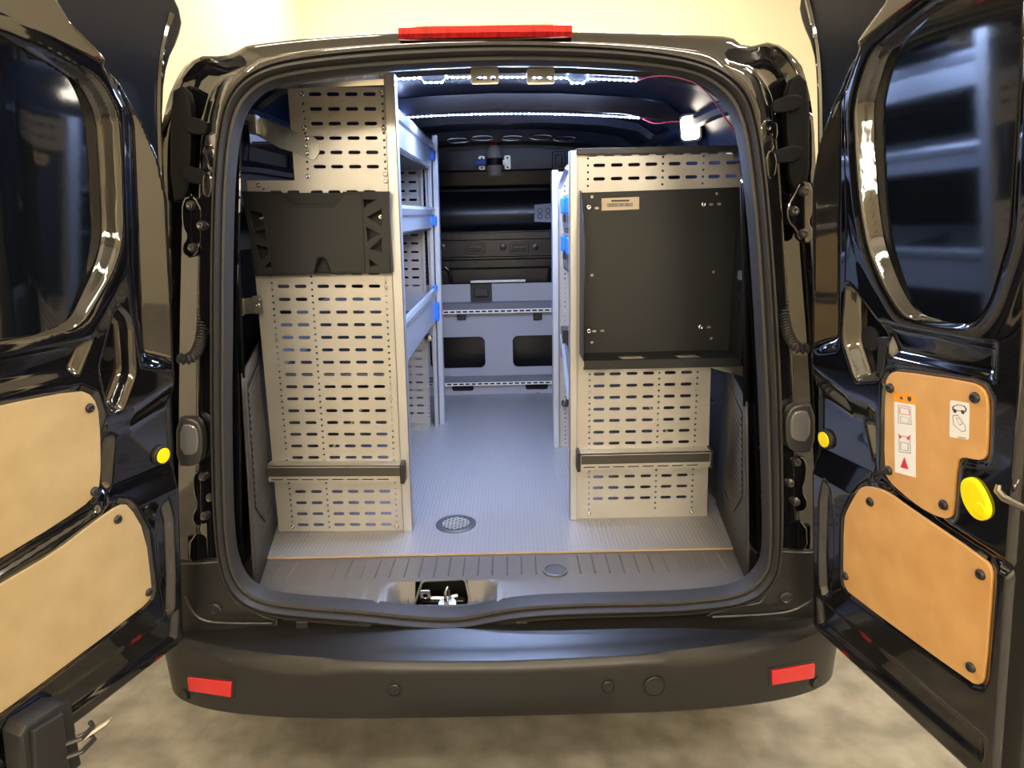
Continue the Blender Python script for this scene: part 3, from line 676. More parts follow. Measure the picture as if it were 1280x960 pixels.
    for vtx in fb.data.vertices:
        uu = float((np.array(vtx.co + BASE[fb.name])-P0)@eu)
        wf = float(film_w(uu))
        vtx.co += Vector(n)*wf
    slab('lining_board', smooth_poly(mdfU, 1), -.006, .006, matn, bev=.001)
    slab('lining_board', smooth_poly(mdfL, 1), -.006, .006, matn, bev=.001)
    scr = MB().lathe([(.0095,0),(.0095,.002),(.007,.0055),(.003,.007),(.0025,.0055),(0,.0055)], (0,0,0), (0,0,1), 16).mesh('fastener'); scr.materials.append(MATS['rubber_dark']); scr.polygons.foreach_set('use_smooth', [True]*len(scr.polygons))
    rotq = Vector((0,0,1)).rotation_difference(Vector(n)).to_euler()
    sl = [(112,510),(118,614),(147,649),(186,740)] if side < 0 else [(1113,485),(1219,497),(1111,588),(1180,631),(1088,627),(1057,720),(1226,718),(1214,834)]
    for a, b_ in sl:
        p = at(a, b_, plane=(n, P0)); place('fastener', scr, p, door, rotq)
    # yellow plug
    uvp = lambda a, b_, w_=0.: np.linalg.lstsq(np.array([eu, ev]).T, at(a, b_, plane=(n, P0+n*w_))-P0-n*w_, rcond=None)[0]
    u0, v0 = uvp(202, 569, -.018) if side < 0 else uvp(1032, 549, -.018)
    pg = slab('hole_plug', disc(u0, v0, .021, 24), -.028, .014, 'rubber_dark', bev=.002)
    slab('plug_disc', disc(u0, v0, .0165, 24), -.014, .003, 'yellow', bev=.001)
    # hole in the pocket
    if side < 0: slab('pocket_hole', disc(.150, .735, .014, 20), -.034, .006, 'void', bev=0)
    else: slab('pocket_hole', disc(.155, .735, .024, 20), -.034, .006, 'void', bev=0)
    slab('pocket_stiffener', [(.165,.64),(.185,.65),(.195,.735),(.18,.74)] if side < 0 else [(.175,.66),(.20,.67),(.205,.745),(.18,.74)], -.034, .006, 'dark_steel' if side > 0 else 'paint', bev=.002)
    if side > 0:
        # notice stickers
        def uvpoly(px): return [tuple(uvp(a, b_)) for a, b_ in px]
        slab('warning_sticker', uvpoly([(1118,502),(1144,506),(1145,597),(1119,590)]), .0, .0006, 'white_paper', bev=0)
        slab('sticker_header', uvpoly([(1117,490),(1144,494),(1144,506),(1118,502)]), .0, .0007, 'orange', bev=0)
        for tp in ([(1125,498.5),(1129.5,499.3),(1127,494.5)], [(1135,500),(1135,495.5),(1139.5,496.2),(1139.5,500.8),(1137.5,502)]): slab('sticker_print', uvpoly(tp), .0007, .0004, 'dark_print', bev=0)
        def frame(px, t=.10, m='grey_print'):
            q = np.array(uvpoly(px)); c_ = q.mean(0); slab('sticker_print', [tuple(x) for x in q], .0006, .0004, m, holes=[[tuple(c_+(x-c_)*(1-t)) for x in q]], bev=0)
        frame([(1123,506),(1139,508.5),(1140,531),(1123,529)], .08); frame([(1125,509),(1137,511),(1138,519),(1125,517)], .12, 'red_print'); frame([(1126,520),(1137,522),(1137,529),(1126,527)], .12)
        frame([(1124,544),(1138,546),(1139,567),(1124,565)], .10); frame([(1126,552),(1136,554),(1136,564),(1126,562)], .15)
        for tp in ([(1123,541),(1128,547),(1125,548)], [(1139,543),(1133,548),(1137,550)]): slab('sticker_print', uvpoly(tp), .0007, .0004, 'red_print', bev=0)
        slab('sticker_triangle', uvpoly([(1126,584),(1136,586.5),(1131,571)]), .0006, .0005, 'red_print', bev=0)
        slab('notice_sticker', round_quad(uvpoly([(1188,500),(1212,504),(1211,550),(1187,546)])), .0, .0006, 'white_paper', bev=0)
        frame([(1191,508),(1197,505.5),(1206,507),(1209,511),(1208,515),(1191,512.5)], .18, 'dark_print')
        for wx in (1194, 1204): slab('sticker_print', disc(*uvp(wx, 513.5 if wx < 1200 else 515), .0035, 10), .0007, .0004, 'dark_print', bev=0)
        frame([(1191,519),(1198,518),(1207,532),(1208,539),(1203,540),(1192,531)], .12); frame([(1195,522),(1199,522),(1204,530),(1200,532)], .25)
        slab('sticker_print', uvpoly([(1198,545.5),(1208,547),(1208,548.5),(1198,547)]), .0007, .0004, 'grey_print', bev=0)
        # yellow latch cap
        yp = smooth_poly(uvpoly([(1206,602),(1216,598),(1226,606),(1237,628),(1238,642),(1230,649),(1218,642),(1207,622)]), 2)
        cap = slab('latch_cap', yp, -.008, .016, 'yellow', bev=.004, sm=True)
        c_ = np.array(yp).mean(0); slab('cap_dimple', disc(c_[0]+.012, c_[1]-.012, .010, 16), .006, .004, 'yellow', bev=.001)
        # chrome latch lever at the meeting edge
        p0 = Vector(at(1248, 610, plane=(n, P0+n*.02))); p1 = p0 + Vector(eu)*.012 - Vector((0,0,.012)); p2 = p1 + Vector(eu)*.06 - Vector((0,0,.004))
        lv = MB().tube([p0+Vector((0,0,.006)), p0-Vector((0,0,.004)), p1, p2], [.004,.006,.006,.005], 8).obj('latch_lever', 'steel', door, smooth=True)
        # return flange along the meeting edge
        slab('edge_flange', [(.487,.0),(width+.018,-.02),(width+.018,1.36),(.487,1.36)], -.055, .045, 'bumper_plastic', bev=.006, sm=True)
    else:
        # lock housing low on the meeting side
        q = [(.335,-.055),(.345,.088),(.365,.102),(.425,.105),(.435,.095),(.435,-.055)]
        lk = slab('lock_housing', q, .0, .05, 'plastic', bev=.006, sm=True)
        slab('housing_cover', [(.362,-.05),(.368,.088),(.420,.094),(.424,-.05)], .048, .012, 'plastic', bev=.004, sm=True)
        for dv in (-.01, .02):
            MB().tube([tow(.365, dv, .055), tow(.345, dv+.004, .075), tow(.315, dv+.006, .07), tow(.305, dv, .05)], .005, 8).obj('latch_claw', 'dark_steel', door, smooth=True)
        MB().tube([tow(.33, .0, .05), tow(.29, .012, .07), tow(.275, .015, .072)], [.010,.006,.003], 8).obj('latch_pin', 'steel', door, smooth=True)
    return door
make_door(-1); make_door(1)

# ================================================================== LOAD FLOOR
fl = MB().add(*(lambda b: (b.v, b.f))(MB().box(-.727, .727, .312, 2.2, .585, .606))).obj('load_floor_board', 'laminate', None, base=(0, 1.2, .585))
tag(fl, 'grey ribbed laminate floor board lining the van cargo space', 'floor board'); BASE[fl.name] = Vector((0, 1.2, .585))
MB().box(-.727, .727,   .3095, .3125, .6015, .6066).obj('edge_band', 'ply_edge', fl)
c = at(570, 655, Z=.607)
dr = MB().lathe([(.064,-.002),(.064,.002),(.058,.005),(.047,.005),(.043,.001)], c, (0,0,1), 40).obj('vent_ring', 'case_grey', fl, smooth=True)
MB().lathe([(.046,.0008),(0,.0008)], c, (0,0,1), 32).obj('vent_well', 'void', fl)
gm = MB()
for ang in (30, 150):
    ca, sa = math.cos(math.radians(ang)), math.sin(math.radians(ang))
    for k in range(-4, 5):
        o_ = k*.0115; L = math.sqrt(max(.043**2-o_*o_, 0))
        if L < .008: continue
        a = (c[0]+ca*-L-sa*o_, c[1]+sa*-L+ca*o_, c[2]+.003); b = (c[0]+ca*L-sa*o_, c[1]+sa*L+ca*o_, c[2]+.003); gm.tube([a, b], .0016, 4)
tag(gm.obj('vent_grate', 'alu_tray', fl), kind='stuff')

# ================================================================== RACKS
bolt2 = screw_mesh(.0065, .004, 'steel'); bolt3 = screw_mesh(.0055, .003, 'alu')
def slot_rows(z0, z1, cols, zs_, pitch=.0372):
    out = []; z = zs_
    while z > z0:
        if z < z1:
            for x in cols: out.append(slot(x, z, .034, .0095))
        z -= pitch
    return out
def hole_col(x, z0, z1, zs_, pitch=.0186):
    out = []; z = zs_
    while z > z0:
        if z < z1: out.append(disc(x, z, .0034, 8))
        z -= pitch
    return out
# ---- left rack
LB = (-.50, .475, .606)
lr = empty('shelving_rack', LB, 'tall perforated aluminium shelving rack carrying the black document holder', 'shelving rack', 'aluminium racks in the van')
colsA = [-.622, -.573, -.508, -.459, -.410, -.361]
hl = slot_rows(.62, 1.66, colsA, 1.373+.0372*8) + [h for x in (-.655, -.5405, -.328) for h in hole_col(x, .615, 1.66, 1.373+.0372*8-.0093)]
ep = plate('end_panel', [(-.70,.606),(-.305,.606),(-.305,1.665),(-.70,1.665)], hl, .475, .002, 'alu', lr)
for x, z in ((-.655,1.371),(-.328,1.371),(-.655,1.222),(-.328,1.222),(-.655,1.04),(-.328,1.04),(-.655,.86),(-.328,.86),(-.655,.704),(-.328,.704)): place('rivet', bolt3, (x, .4732, z), ep)
for x, z in ((-.668,1.652),(-.655,.622),(-.328,.622)): place('bolt', bolt2, (x, .4732, z), ep)
colsU = [-.494, -.446, -.397, -.348]
hu = slot_rows(1.675, 1.90, colsU, 1.887) + [h for x in (-.528, -.314) for h in hole_col(x, 1.665, 1.90, 1.887-.006)]
up = plate('end_panel', [(-.566,1.640),(-.302,1.640),(-.302,1.905),(-.566,1.905)], hu, .472, .002, 'alu', lr)
for x, z in ((-.528,1.887),(-.314,1.892),(-.528,1.80),(-.314,1.80),(-.314,1.662),(-.528,1.675),(-.314,1.68)): place('bolt', bolt2, (x, .4702, z), up)
MB().grid([[(-.585,.470,1.900),(-.300,.470,1.910)],[(-.585,.468,1.908),(-.300,.468,1.925)],[(-.59,.448,1.917),(-.297,.444,1.944)],[(-.59,.449,1.919),(-.297,.446,1.946)]]).obj('top_flange', 'alu_bright', lr, smooth=True)
MB().box(-.307, -.278, .462, .468, .606, 1.938).box(-.281, -.278, .462, .505, .606, 1.938).box(-.307, -.304, .462, .49, .606, 1.938).obj('upright', 'alu_post', lr, bevel=.001)
def label_rail(par, x0, x1, zlo, zhi, Y):
    h = zhi-zlo
    rl = MB().box(x0, x1, Y-.045, Y, zhi-.003, zhi).box(x0, x1, Y-.045, Y-.042, zlo+h*.22, zhi).obj('kick_rail', 'alu', par)
    MB().box(x0+.004, x1-.004, Y-.0465, Y-.044, zlo+h*.36, zhi-.006).obj('rail_insert', 'rail_dark', rl)
    hs = [slot(x0+.03+k*.0455, zlo+h*.13, .036, .004) for k in range(int((x1-x0-.05)/.0455)+1)]
    plate('slotted_lip', [(x0,zlo),(x1,zlo),(x1,zlo+h*.26),(x0,zlo+h*.26)], hs, Y-.04, .002, 'alu', rl)
    MB().box(x0, x1, Y-.035, Y-.033, zlo, zlo+h*.26).obj('rail_back', 'rail_dark', rl)
    return rl
rl = label_rail(lr, -.705, -.300, .790, .842, .473)
MB().box(-.303, -.290, .420, .474, .785, .848).obj('rail_end_cap', 'rubber_dark', rl, bevel=.003)
MB().box(-.712, -.704, .424, .474, .785, .846).obj('rail_end_cap', 'rubber_dark', rl, bevel=.003)
# rear end of the rack
YR = 1.58
colsR = [-.49, -.44, -.39]
hr = slot_rows(.66, 1.80, colsR, 1.373+.0372*11) + hole_col(-.352, .62, 1.82, 1.82)
plate('rear_panel', [(-.53,.606),(-.345,.606),(-.345,1.83),(-.53,1.83)], [h for h in hr if min(p[0] for p in h) > -.69 and max(p[0] for p in h) < -.347], YR, .002, 'alu', lr)
hp_ = hole_col(-.338, .62, 1.85, 1.85)
pp = plate('rear_post', [(-.353,.606),(-.322,.606),(-.322,1.87),(-.353,1.87)], hp_, YR-.015, .003, 'alu_post', lr)
MB().box(-.322, -.305, YR-.03, YR+.04, .606, 1.88).obj('rear_upright', 'alu_post', lr, bevel=.002)
MB().box(-.302, -.278, YR+.0, YR+.045, .606, 1.90).obj('rear_upright', 'alu_tray', lr, bevel=.003)
MB().lathe([(.018,0),(.018,.015),(.014,.02),(0,.022)], (-.338, YR-.018, 1.03), (0,-1,0), 16).obj('lock_knob', 'steel', lr, smooth=True)
MB().box(-.53, -.345, YR-.06, YR-.01, .606, .612).box(-.53, -.345, YR-.062, YR-.06, .606, .635).obj('foot_plate', 'zinc', lr)
# three shelf trays with folded front edges
def shelf(par, xa, xb, y0, y1, zb, zt, m='alu_tray', flare=.02):
    # xa = wall side, xb = aisle side
    s = 1 if xb > xa else -1
    b = MB(); sec2 = [(xa, zt), (xa, zb), (xb-s*flare, zb), (xb-s*flare*.6, zb+.006), (xb-s*.012, zt-.035), (xb-s*.004, zt-.028), (xb, zt-.010), (xb-s*.004, zt), (xb-s*.016, zt+.001), (xb-s*.018, zt-.012)]
    b.grid([[(x, y, z) for x, z in sec2] for y in (y0, y1)])
    o = b.obj('shelf_tray', m, par)
    md = o.modifiers.new('s', 'SOLIDIFY'); md.thickness = .002; md.offset = 0
    MB().box(min(xa, xb-s*flare)+.004, max(xa, xb-s*flare)-.004, y0+.004, y1-.004, zb+.002, zb+.005).obj('tray_mat', 'rubber_dark', o)  # dark liner added so that the panel slots look onto black
    # folded wall at the rear end and a dark under-edge
    MB().box(min(xa, xb), max(xa, xb)-.02 if s > 0 else max(xa, xb)-.001, y1-.002, y1, zb, zt-.02).obj('tray_end', m, o)
    MB().box(min(xa, xb-s*flare), max(xa, xb-s*flare), y0, y1, zb-.008, zb-.002).obj('tray_underside', 'rail_dark', o)
    return o
for zb, zt, clip in ((1.765, 1.872, (1.795, 1.835)), (1.515, 1.600, (1.525, 1.565)), (1.105, 1.255, (1.11, 1.19))):
    o = shelf(lr, -.69, -.292, .50, 1.545, zb, zt)
    MB().box(-.305, -.286, 1.515, 1.56, clip[0], clip[1]).obj('blue_clip', 'blue', o, bevel=.004)
    if zt < 1.3:
        dv = MB().box(-.69, -.31, 1.02, 1.024, zb, zt-.03).obj('tray_divider', 'lens', o)
        MB().box(-.31, -.290, 1.50, 1.545, zt-.012, zt+.012).obj('blue_clip', 'blue', o, bevel=.003)
# galvanised straps tying the panel to the wall
q = xz([(300,154),(303,147),(312,147),(345,160),(368,170),(380,170),(388,178),(389,190),(383,200),(374,198),(362,192),(340,186),(306,168),(300,164)], .462)
sb = plate('tie_bracket', q, [], .466, .003, 'zinc', lr, bevel=.0008)
for p in ((373,174),(373.5,183),(374,192)): c = at(*p, Y=.46); place('bolt', bolt2, (c[0], .462, c[2]), sb)
c = at(306, 157, Y=.44); MB().box(c[0]-.012, c[0]+.012, .43, .463, c[2]-.025, c[2]+.025).obj('bracket_block', 'zinc', sb, bevel=.003)
c = at(300, 155, Y=.43); MB().tube([(c[0]-.035, .445, c[2]+.004), (c[0], .445, c[2])], .006, 8).obj('bracket_bolt', 'steel', sb)
q = xz([(288,377),(300,375),(319,373),(319,393),(300,395),(288,396)], .452)
sb = plate('tie_bracket', q, [disc(*xz([(293,386)], .452)[0], .007, 10)], .456, .003, 'zinc', lr)
for p in ((292,386),(316,383)):
    c = at(*p, Y=.445); plate('bracket_pad', rrect(c[0]-.014, c[0]+.014, c[2]-.026, c[2]+.026, .005), [disc(c[0]-.007, c[2]+.017, .003), disc(c[0]+.007, c[2]+.017, .003), disc(c[0]-.007, c[2]-.017, .003), disc(c[0]+.007, c[2]-.017, .003), disc(c[0], c[2], .006)], .450, .003, 'zinc', sb)
    place('bolt', bolt2, (c[0], .447, c[2]), sb)
lr.rotation_euler = (0, math.radians(1.1), 0)

# ---- right rack
RB = (.45, .53, .606)
rr = empty('shelving_rack', RB, 'lower perforated aluminium shelving rack carrying the open black equipment tray', 'shelving rack', 'aluminium racks in the van')
colsL = [.310, .359, .410, .461, .527, .577]; colsT = [.304, .354, .403, .452, .518, .567, .632, .681]
h = slot_rows(.64, 1.11, colsL, 1.083) + [q for x in (.281, .494, .611) for q in hole_col(x, .625, 1.12, 1.083-.0)]
h += [slot(x, z, .034, .0095) for z in (1.692, 1.655) for x in colsT] + [disc(x, 1.711-k*.0186, .0034) for x in (.272, .485, .60) for k in range(5)]
ep = plate('end_panel', [(.238,.606),(.662,.606),(.650,1.12),(.716,1.25),(.716,1.722)] + [p for k in range(9) for p in ((.692-k*.049,1.722),(.688-k*.049,1.716),(.662-k*.049,1.716),(.658-k*.049,1.722))] + [(.238,1.722)], h, .53, .002, 'alu', rr)
for x, z in ((.281,1.028),(.611,1.028),(.281,.905),(.611,.905),(.281,.76),(.611,.76),(.272,1.723)): place('rivet', bolt3, (x, .5282, z), ep)
for x, z in ((.281,.622),(.611,.622)): place('bolt', bolt2, (x, .5282, z), ep)
MB().box(.238, .700, .505, .56, 1.720, 1.737).obj('top_cap', 'plastic', rr, bevel=.002)
MB().box(.219, .241, .517, .523, .606, 1.733).box(.219, .222, .517, .56, .606, 1.733).obj('upright', 'alu_post', rr, bevel=.001)
rl = label_rail(rr, .247, .652, .790, .842, .528)
MB().box(.238, .249, .475, .529, .785, .848).obj('rail_end_cap', 'rubber_dark', rl, bevel=.003)
MB().box(.650, .658, .478, .529, .785, .846).obj('rail_end_cap', 'rubber_dark', rl, bevel=.003)
YQ = 1.23
plate('rear_post', [(.237,.606),(.30,.606),(.30,1.715),(.237,1.715)], hole_col(.262, .62, 1.70, 1.70) + hole_col(.285, .62, 1.70, 1.70), YQ, .004, 'alu_post', rr)
MB().box(.212, .237, YQ-.02, YQ+.04, .606, 1.722).obj('rear_upright', 'alu_tray', rr, bevel=.003)
for z in (.80, 1.24): MB().lathe([(.017,0),(.017,.014),(.012,.02),(0,.022)], (.262, YQ-.004, z), (0,-1,0), 16).obj('lock_knob', 'dark_steel', rr, smooth=True) if z < 1 else None
MB().box(.244, .30, 1.12, 1.226, 1.00, 1.12).obj('stay_block', 'plastic', rr, bevel=.003)
MB().tube([(.252, 1.20, 1.09), (.248, .95, .99), (.247, .80, .93)], .012, 4).obj('stay_bar', 'alu_tray', rr)
for z in (.98, 1.36, 1.505): MB().box(.255, .68, .56, 1.22, z-.006, z-.002).obj('runner_shelf', 'rail_dark', rr)  # dark shelves, partly added to cut the LED light behind the slots
# slanting top tray edge at the rear corner
MB().tube([(.243, 1.20, 1.66), (.246, .9, 1.71)], .010, 4).obj('tray_edge', 'alu_tray', rr)
# ties on the right
q = xz([(886,458),(925,457),(950,462),(952,480),(940,474),(892,461)], .44)
sb = plate('tie_bracket', q, [], .444, .003, 'zinc', rr)
c = at(948, 470, Y=.42); plate('bracket_pad', rrect(c[0]-.012, c[0]+.012, c[2]-.026, c[2]+.026, .004), [disc(c[0], c[2]+.014, .004), disc(c[0], c[2]-.014, .004)], .425, .004, 'zinc', sb)
c = at(941, 345, Y=.40); sb = plate('tie_bracket', rrect(c[0]-.020, c[0]+.020, c[2]-.026, c[2]+.026, .006), [disc(c[0]+dx, c[2]+dz, .003) for dx in (-.012, 0, .012) for dz in (-.018, .018)], .405, .006, 'zinc', rr, bevel=.001)
MB().box(c[0]-.03, c[0]-.01, .40, .44, c[2]-.012, c[2]+.012).obj('bracket_block', 'zinc', sb, bevel=.002); place('bolt', bolt2, (c[0], .399, c[2]), sb)
q = xz([(926,182),(932,180),(936,226),(930,230)], .45); plate('tie_strap', q, [disc(*xz([p], .45)[0], .003) for p in ((931,190),(932,200),(933,210))], .455, .003, 'zinc', rr)

# ---- cases in the right rack, blue catches facing the aisle
def case(z0, z1, label):
    t = empty('storage_case', (.45, .97, z0), label, 'storage case', 'cases in the low rack')
    MB().box(.252, .66, .74, 1.20, z0, z1-.045).obj('case_body', 'case_grey', t, bevel=.006)
    MB().box(.250, .662, .738, 1.202, z1-.043, z1-.008).obj('case_lid', 'case_grey', t, bevel=.008)
    for y in (.86, 1.08):
        MB().box(.236, .254, y-.028, y+.028, z1-.075, z1-.018).obj('catch', 'blue', t, bevel=.006)
        MB().box(.243, .253, y-.020, y+.020, z1-.105, z1-.078).obj('catch_keeper', 'rubber_dark', t, bevel=.003)
    return t
case(1.505, 1.635, 'dark grey case with blue catches, the upper one in the low rack')
case(1.36, 1.50, 'dark grey case with blue catches, the lower one in the low rack')

# ================================================================== DOCUMENT HOLDER on the left panel
dh = empty('document_holder', (-.48, .46, 1.405), 'black plastic document holder with ribbed sides hung on the perforated panel', 'document holder')
def cz(x, y): return (280+x/4.571, 220+y/4.571)
YD = .435
def D(pts): return xz([cz(*p) for p in pts], YD)
out = D([(108,92),(330,96),(395,165),(625,165),(685,94),(945,92),(948,552),(615,555),(590,480),(565,462),(540,468),(512,556),(190,560)])
hs = [D(q) for q in ([(140,190),(225,212),(232,285),(165,295)], [(160,312),(240,300),(250,372)], [(180,385),(252,410),(256,445),(205,492)], [(212,530),(272,482),(276,522)],
      [(796,132),(885,130),(796,190)], [(905,180),(905,292),(812,235)], [(808,285),(895,330),(818,380)], [(905,345),(905,438),(825,420)], [(826,470),(895,515),(832,520)])]
fr = plate('front_shell', out, hs, .440, .010, 'doc_plastic', dh, bevel=.002)
cp = D([(245,105),(330,108),(390,178),(630,178),(690,106),(785,105),(808,545),(615,546),(592,475),(566,455),(536,462),(510,548),(290,548)])
plate('front_panel', cp, [], .434, .006, 'doc_plastic', dh, bevel=.002)
bk = xz([cz(112,96), cz(940,96), cz(945,548), cz(195,552)], .47)
plate('back_plate', bk, [], .471, .004, 'doc_plastic', dh)
for x0, x1 in ((bk[0][0], bk[0][0]+.004), ): MB().box(bk[3][0]+.0, bk[3][0]+.006, .435, .47, bk[3][1]+.0, bk[3][1]+.12).obj('side_wall', 'doc_plastic', dh)
MB().box(bk[1][0]-.004, bk[1][0]+.002, .432, .47, bk[2][1]+.0, bk[1][1]-.0).obj('side_wall', 'doc_plastic', dh, bevel=.001)
MB().box(bk[3][0], bk[2][0], .435, .47, bk[2][1]-.001, bk[2][1]+.004).obj('bottom_wall', 'doc_plastic', dh)
for p in ((212,243),(895,235)):
    c = at(*cz(*p), Y=.462); place('screw', screw_mesh(.008, .005, 'steel'), (c[0], .466, c[2]), dh)
q = D([(490,205),(575,203),(578,220),(492,222)]); plate('embossed_mark', q, [], .4285, .001, 'doc_plastic', dh)

# ================================================================== EQUIPMENT TRAY on the right panel
et = empty('equipment_tray', (.47, .52, 1.13), 'open black metal equipment tray with barcode label screwed to the low rack', 'equipment tray')
A = xz([(725,240),(913,236),(915,440),(730,438)], .522)
xl, xr, ztp, zbt_ = .250, .700, 1.624, 1.150
scr_px = [(736,259),(880,255),(736,414),(876,409)]
holes = []
for a, b in ((746,260),(889,255.5),(899,255),(743,414),(753,413.5),(886,409)): c = at(a, b, Y=.522); holes.append(slot(c[0], c[2], .013, .007))
for a, b in ((740,246),(896,242),(740,344),(892,340),(740,428),(889,423)): c = at(a, b, Y=.522); holes.append(disc(c[0], c[2], .0045, 10))
plate('back_plate', [(xl,zbt_),(xr,zbt_),(xr,ztp),(xl,ztp-.006)], holes, .524, .003, 'black_coat', et)
YF = .405
def side_wing(x, px_side):
    poly = [(.522, zbt_), (YF, zbt_), (YF, 1.49), (.50, ztp-.005), (.522, ztp)]
    ws = []
    if px_side > 0: ws = [rrect(.44, .465, 1.27, 1.31, .005), rrect(.44, .465, 1.335, 1.36, .005)]
    me = flat_mesh(poly, ws, .0015)
    me.transform(Matrix(((0,0,1,x),(1,0,0,0),(0,1,0,0),(0,0,0,1)))); return link('side_wing', me, 'black_coat', et)
side_wing(xr, 1); side_wing(xl, -1)
fx = [(at(a, b, Z=zbt_)[0]) for a, b in ((771,444),(803,444),(839,442),(870,442))]
bp = flat_mesh([(xl,YF),(xr,YF),(xr,.522),(xl,.522)], [[(fx[0]-.006,.432+.038),(fx[1]-.006,.432+.038),(fx[1]+.004,.432-.008),(fx[0]+.006,.432-.008)], [(fx[2]-.004,.432+.038),(fx[3]-.006,.432+.038),(fx[3]+.006,.432-.008),(fx[2]+.008,.432-.008)]], .0015)
bp.transform(Matrix.Translation((0, 0, zbt_))); link('tray_floor', bp, 'black_coat', et)
MB().box(xl, xr, YF-.002, YF+.001, zbt_-.022, zbt_+.002).obj('front_lip', 'black_coat', et, bevel=.001)
MB().box(xl, xr, YF-.002, YF+.02, zbt_-.024, zbt_-.021).obj('front_hem', 'black_coat', et)
for i, p in enumerate(scr_px): c = at(*p, Y=.52); place('screw', screw_mesh(.0085, .004, 'steel'), (c[0], .5205, c[2]), et)
q = xz([(752,248),(799,246),(799,261.5),(752,263.5)], .519)
lb = plate('barcode_label', [q[3], q[2], q[1], q[0]], [], .5205, .0008, 'ivory_paper', et)
lx0, lx1 = q[0][0], q[1][0]; lz0, lz1 = q[3][1], q[0][1]; bars = MB(); x = lx0+.016
while x < lx1-.018:
    ww = random.choice((.0008, .0012, .002)); bars.box(x, x+ww, .5188, .5196, lz0+.010, lz1-.014); x += ww+random.choice((.0008, .0014))
tag(bars.obj('barcode', 'dark_print', et), kind='stuff')
MB().box(lx0+.028, lx1-.028, .5188, .5196, lz1-.010, lz1-.005).obj('label_line', 'dark_print', et)

# ================================================================== PARTITION BOARD before the bulkhead
YP = 2.14
pb = empty('partition_board', (0, YP, .606), 'grey half-height partition board with two rounded openings before the bulkhead', 'partition')
zq = lambda py, Y=YP: float(at(620, py, Y=Y)[2]); xq = lambda px, py, Y=YP: float(at(px, py, Y=Y)[0])
wz0, wz1 = zq(459), zq(420); wl1 = xq(606.5, 440); wr0 = xq(641, 440)
plate('lower_board', [(-.62,.606),(.62,.606),(.62,zq(384)),(-.62,zq(384))], [rrect(wl1-.30, wl1, wz0, wz1, .03, 6), rrect(wr0, wr0+.30, wz0, wz1, .03, 6)], YP+.006, .012, 'grey_board', pb)
nx0, nx1 = xq(588, 365, YP+.05), xq(615, 365, YP+.05); zt_ = zq(354.5, YP+.05)
plate('upper_board', [(-.62,zq(384,YP+.05)),(.62,zq(384,YP+.05)),(.62,zt_),(nx1,zt_),(nx1,zq(377.5,YP+.05)),(nx0,zq(377.5,YP+.05)),(nx0,zt_),(-.62,zt_)], [], YP+.056, .012, 'grey_board', pb)
zc_ = zq(366, YP+.06); hb = MB().box(nx0-.002, nx1+.002, YP+.06, YP+.085, zc_-.05, zc_+.055).obj('handle_block', 'rubber_dark', pb, bevel=.004)
MB().box(nx0+.02, nx1-.02, YP+.045, YP+.062, zc_-.02, zc_+.025).obj('handle_pull', 'plastic', hb, bevel=.005)
MB().box(xq(588,351,YP+.04), xq(657,351,YP+.04), YP+.03, YP+.05, zq(353,YP+.04), zq(350,YP+.04)).obj('top_bar', 'alu_post', pb, bevel=.002)
def shelf_rail(pa, pbm, pc, y0, xl=-.62, xr_=.62):
    z2, z1_, z0_ = zq(pa, y0), zq(pbm, y0), zq(pc, y0)
    r = MB().box(xl, xr_, y0, YP+.05 if y0 > 2.09 else YP, z1_, z2).obj('front_rail', 'rail_steel', pb)
    hs = [slot(xl+.02+k*.0335, (z0_+z1_)/2, .026, .0085) for k in range(36)]
    plate('slotted_strip', [(xl,z0_),(xr_,z0_),(xr_,z1_),(xl,z1_)], hs, y0+.002, .002, 'white_paper', r)
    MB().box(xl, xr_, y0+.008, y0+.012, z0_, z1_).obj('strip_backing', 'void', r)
mat('rail_steel', (.14, .15, .18), .4)
shelf_rail(379, 386.5, 391.5, 2.10); shelf_rail(471, 477.5, 481.5, 2.10)
kk = MB().box(-.62, .62, 2.118, 2.132, .606, zq(470, 2.12)).obj('kick_board', 'grey_board', pb)
for a, b in ((565, 592), (657, 685)):
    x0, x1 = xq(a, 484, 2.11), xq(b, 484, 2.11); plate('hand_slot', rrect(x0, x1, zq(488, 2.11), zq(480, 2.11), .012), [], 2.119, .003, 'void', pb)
for a in (578, 672):
    for b in (492.3-0.5, 0):
        if b: c = at(a, 489, Y=2.115); place('screw', bolt2, (c[0], 2.117, c[2]-.01), pb)
for a in (577, 672): c = at(a, 395, Y=2.125); MB().box(c[0]-.024, c[0]+.024, 2.118, 2.13, c[2]-.02, c[2]+.016).obj('rail_bracket', 'rubber_dark', pb, bevel=.004)

# ================================================================== BOTTLE on the bulkhead
c = at(618, 201, Y=2.22); H_ = float(at(618, 186, Y=2.22)[2]-at(618, 219, Y=2.22)[2]); zb = float(at(618, 220, Y=2.22)[2]); bx_ = float(c[0])
bt = empty('spray_bottle', (bx_, 2.22, zb), 'cloudy plastic bottle with a red cap strapped to the bulkhead', 'bottle')
MB().lathe([(0,0),(.030,0),(.037,.006),(.039,.03),(.041,.08),(.042,.10),(.040,.118),(.030,.140),(.018,.150),(.016,.158)], (bx_, 2.22, zb), (0,0,1), 24).obj('bottle_body', 'bottle_plastic', bt, smooth=True)
MB().lathe([(.018,.152),(.018,.170),(.014,.175),(0,.176)], (bx_, 2.22, zb), (0,0,1), 20).obj('cap', 'reflector_red', bt, smooth=True)
bm_ = empty('bottle_bracket', (bx_, 2.27, zb+.05), 'metal bottle bracket with black strap and blue tab on the bulkhead', 'bracket')
zst = float(at(618, 202.5, Y=2.22)[2])
ringp = [(bx_+.0435*math.cos(t), 2.22+.0435*math.sin(t), zst) for t in np.linspace(0, 2*math.pi, 25)]
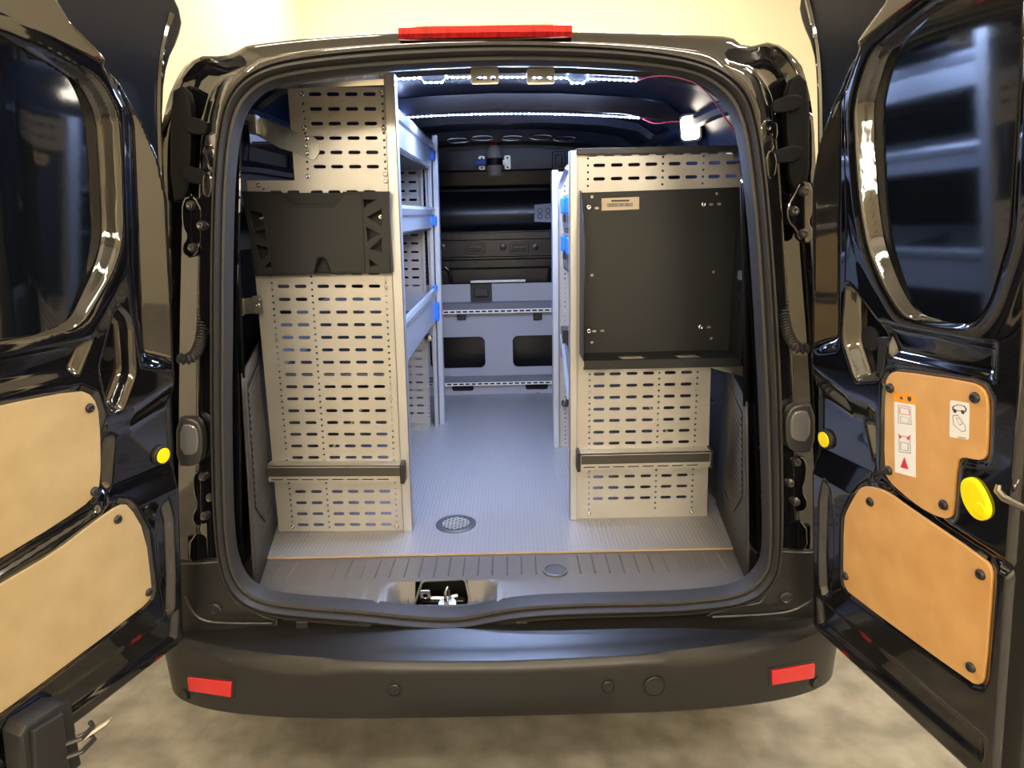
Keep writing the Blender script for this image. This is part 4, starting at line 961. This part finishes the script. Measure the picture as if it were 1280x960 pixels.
MB().grid([[(x, y, z-.018) for x, y, z in ringp], [(x, y, z+.018) for x, y, z in ringp]]).obj('strap', 'rubber_dark', bm_, smooth=True)
for sx_ in (-1, 1):
    plate('bracket_plate', rrect(bx_+sx_*.068-.016, bx_+sx_*.068+.016, zst-.034, zst+.036, .008), [disc(bx_+sx_*.068, zst+.024, .006), disc(bx_+sx_*.068, zst-.024, .006)], 2.285, .006, 'zinc', bm_)
MB().box(bx_-.068, bx_+.068, 2.262, 2.285, zst-.012, zst+.012).obj('bracket_arm', 'zinc', bm_)
MB().box(bx_-.10, bx_-.042, 2.20, 2.23, zst-.017, zst+.014).obj('blue_tab', 'blue', bm_, bevel=.004)

# ================================================================== LED STRIPS
def led(p0, p1, label, sag, drop=(), proud=0):
    a, b = np.array(p0), np.array(p1); t = empty('led_strip', tuple((a+b)/2), label, 'light strip', 'white light strips on the van roof')
    n = int(np.linalg.norm(b-a)/.0150); pts = [a+(b-a)*k/n + np.array([0, 0, sag*(1-(2*k/n-1)**2)]) for k in range(n+1)]
    for k, p in enumerate(pts):
        for d0, d1 in drop:
            if d0 < k/n < d1: p[2] -= .012
    MB().grid([[(p[0], p[1]-.006, p[2]+.001) for p in pts], [(p[0], p[1]+.006, p[2]+.001) for p in pts]]).obj('strip_tape', 'led_base', t)
    d = MB()
    for p in pts:
        if proud: d.box(p[0]-.003, p[0]+.003, p[1]-.003, p[1]+.003, p[2]-proud, p[2])
        else: d.add([(p[0]-.003, p[1]-.0045, p[2]+.0004), (p[0]+.003, p[1]-.0045, p[2]+.0004), (p[0]+.003, p[1]+.0045, p[2]-.0004), (p[0]-.003, p[1]+.0045, p[2]-.0004)], [(0, 1, 2, 3)])
    tag(d.obj('diodes', 'led', t), kind='stuff'); return t
l1 = led((-.285, .535, 1.931), (.41, .56, 1.917), 'white light strip on the roof bow just inside the door header', .008, ((.14,.22),(.72,.80)))
l2 = led((-.30, .945, 1.884), (.512, 1.0, 1.872), 'longer white light strip across the roof, deeper in the van than the other', .014)
w1 = smooth_poly([(.41,.56,1.917),(.44,.50,1.92),(.48,.40,1.90),(.53,.30,1.86),(.58,.20,1.74)], 2, False); MB().tube(w1, .0018, 5).obj('lead_wire', 'wire_red', l1, smooth=True)
w2 = smooth_poly([(.512,1.0,1.872),(.55,.98,1.85),(.60,.95,1.855),(.63,.92,1.85)], 2, False); MB().tube(w2, .002, 5).obj('lead_wire', 'wire_red', l2, smooth=True)
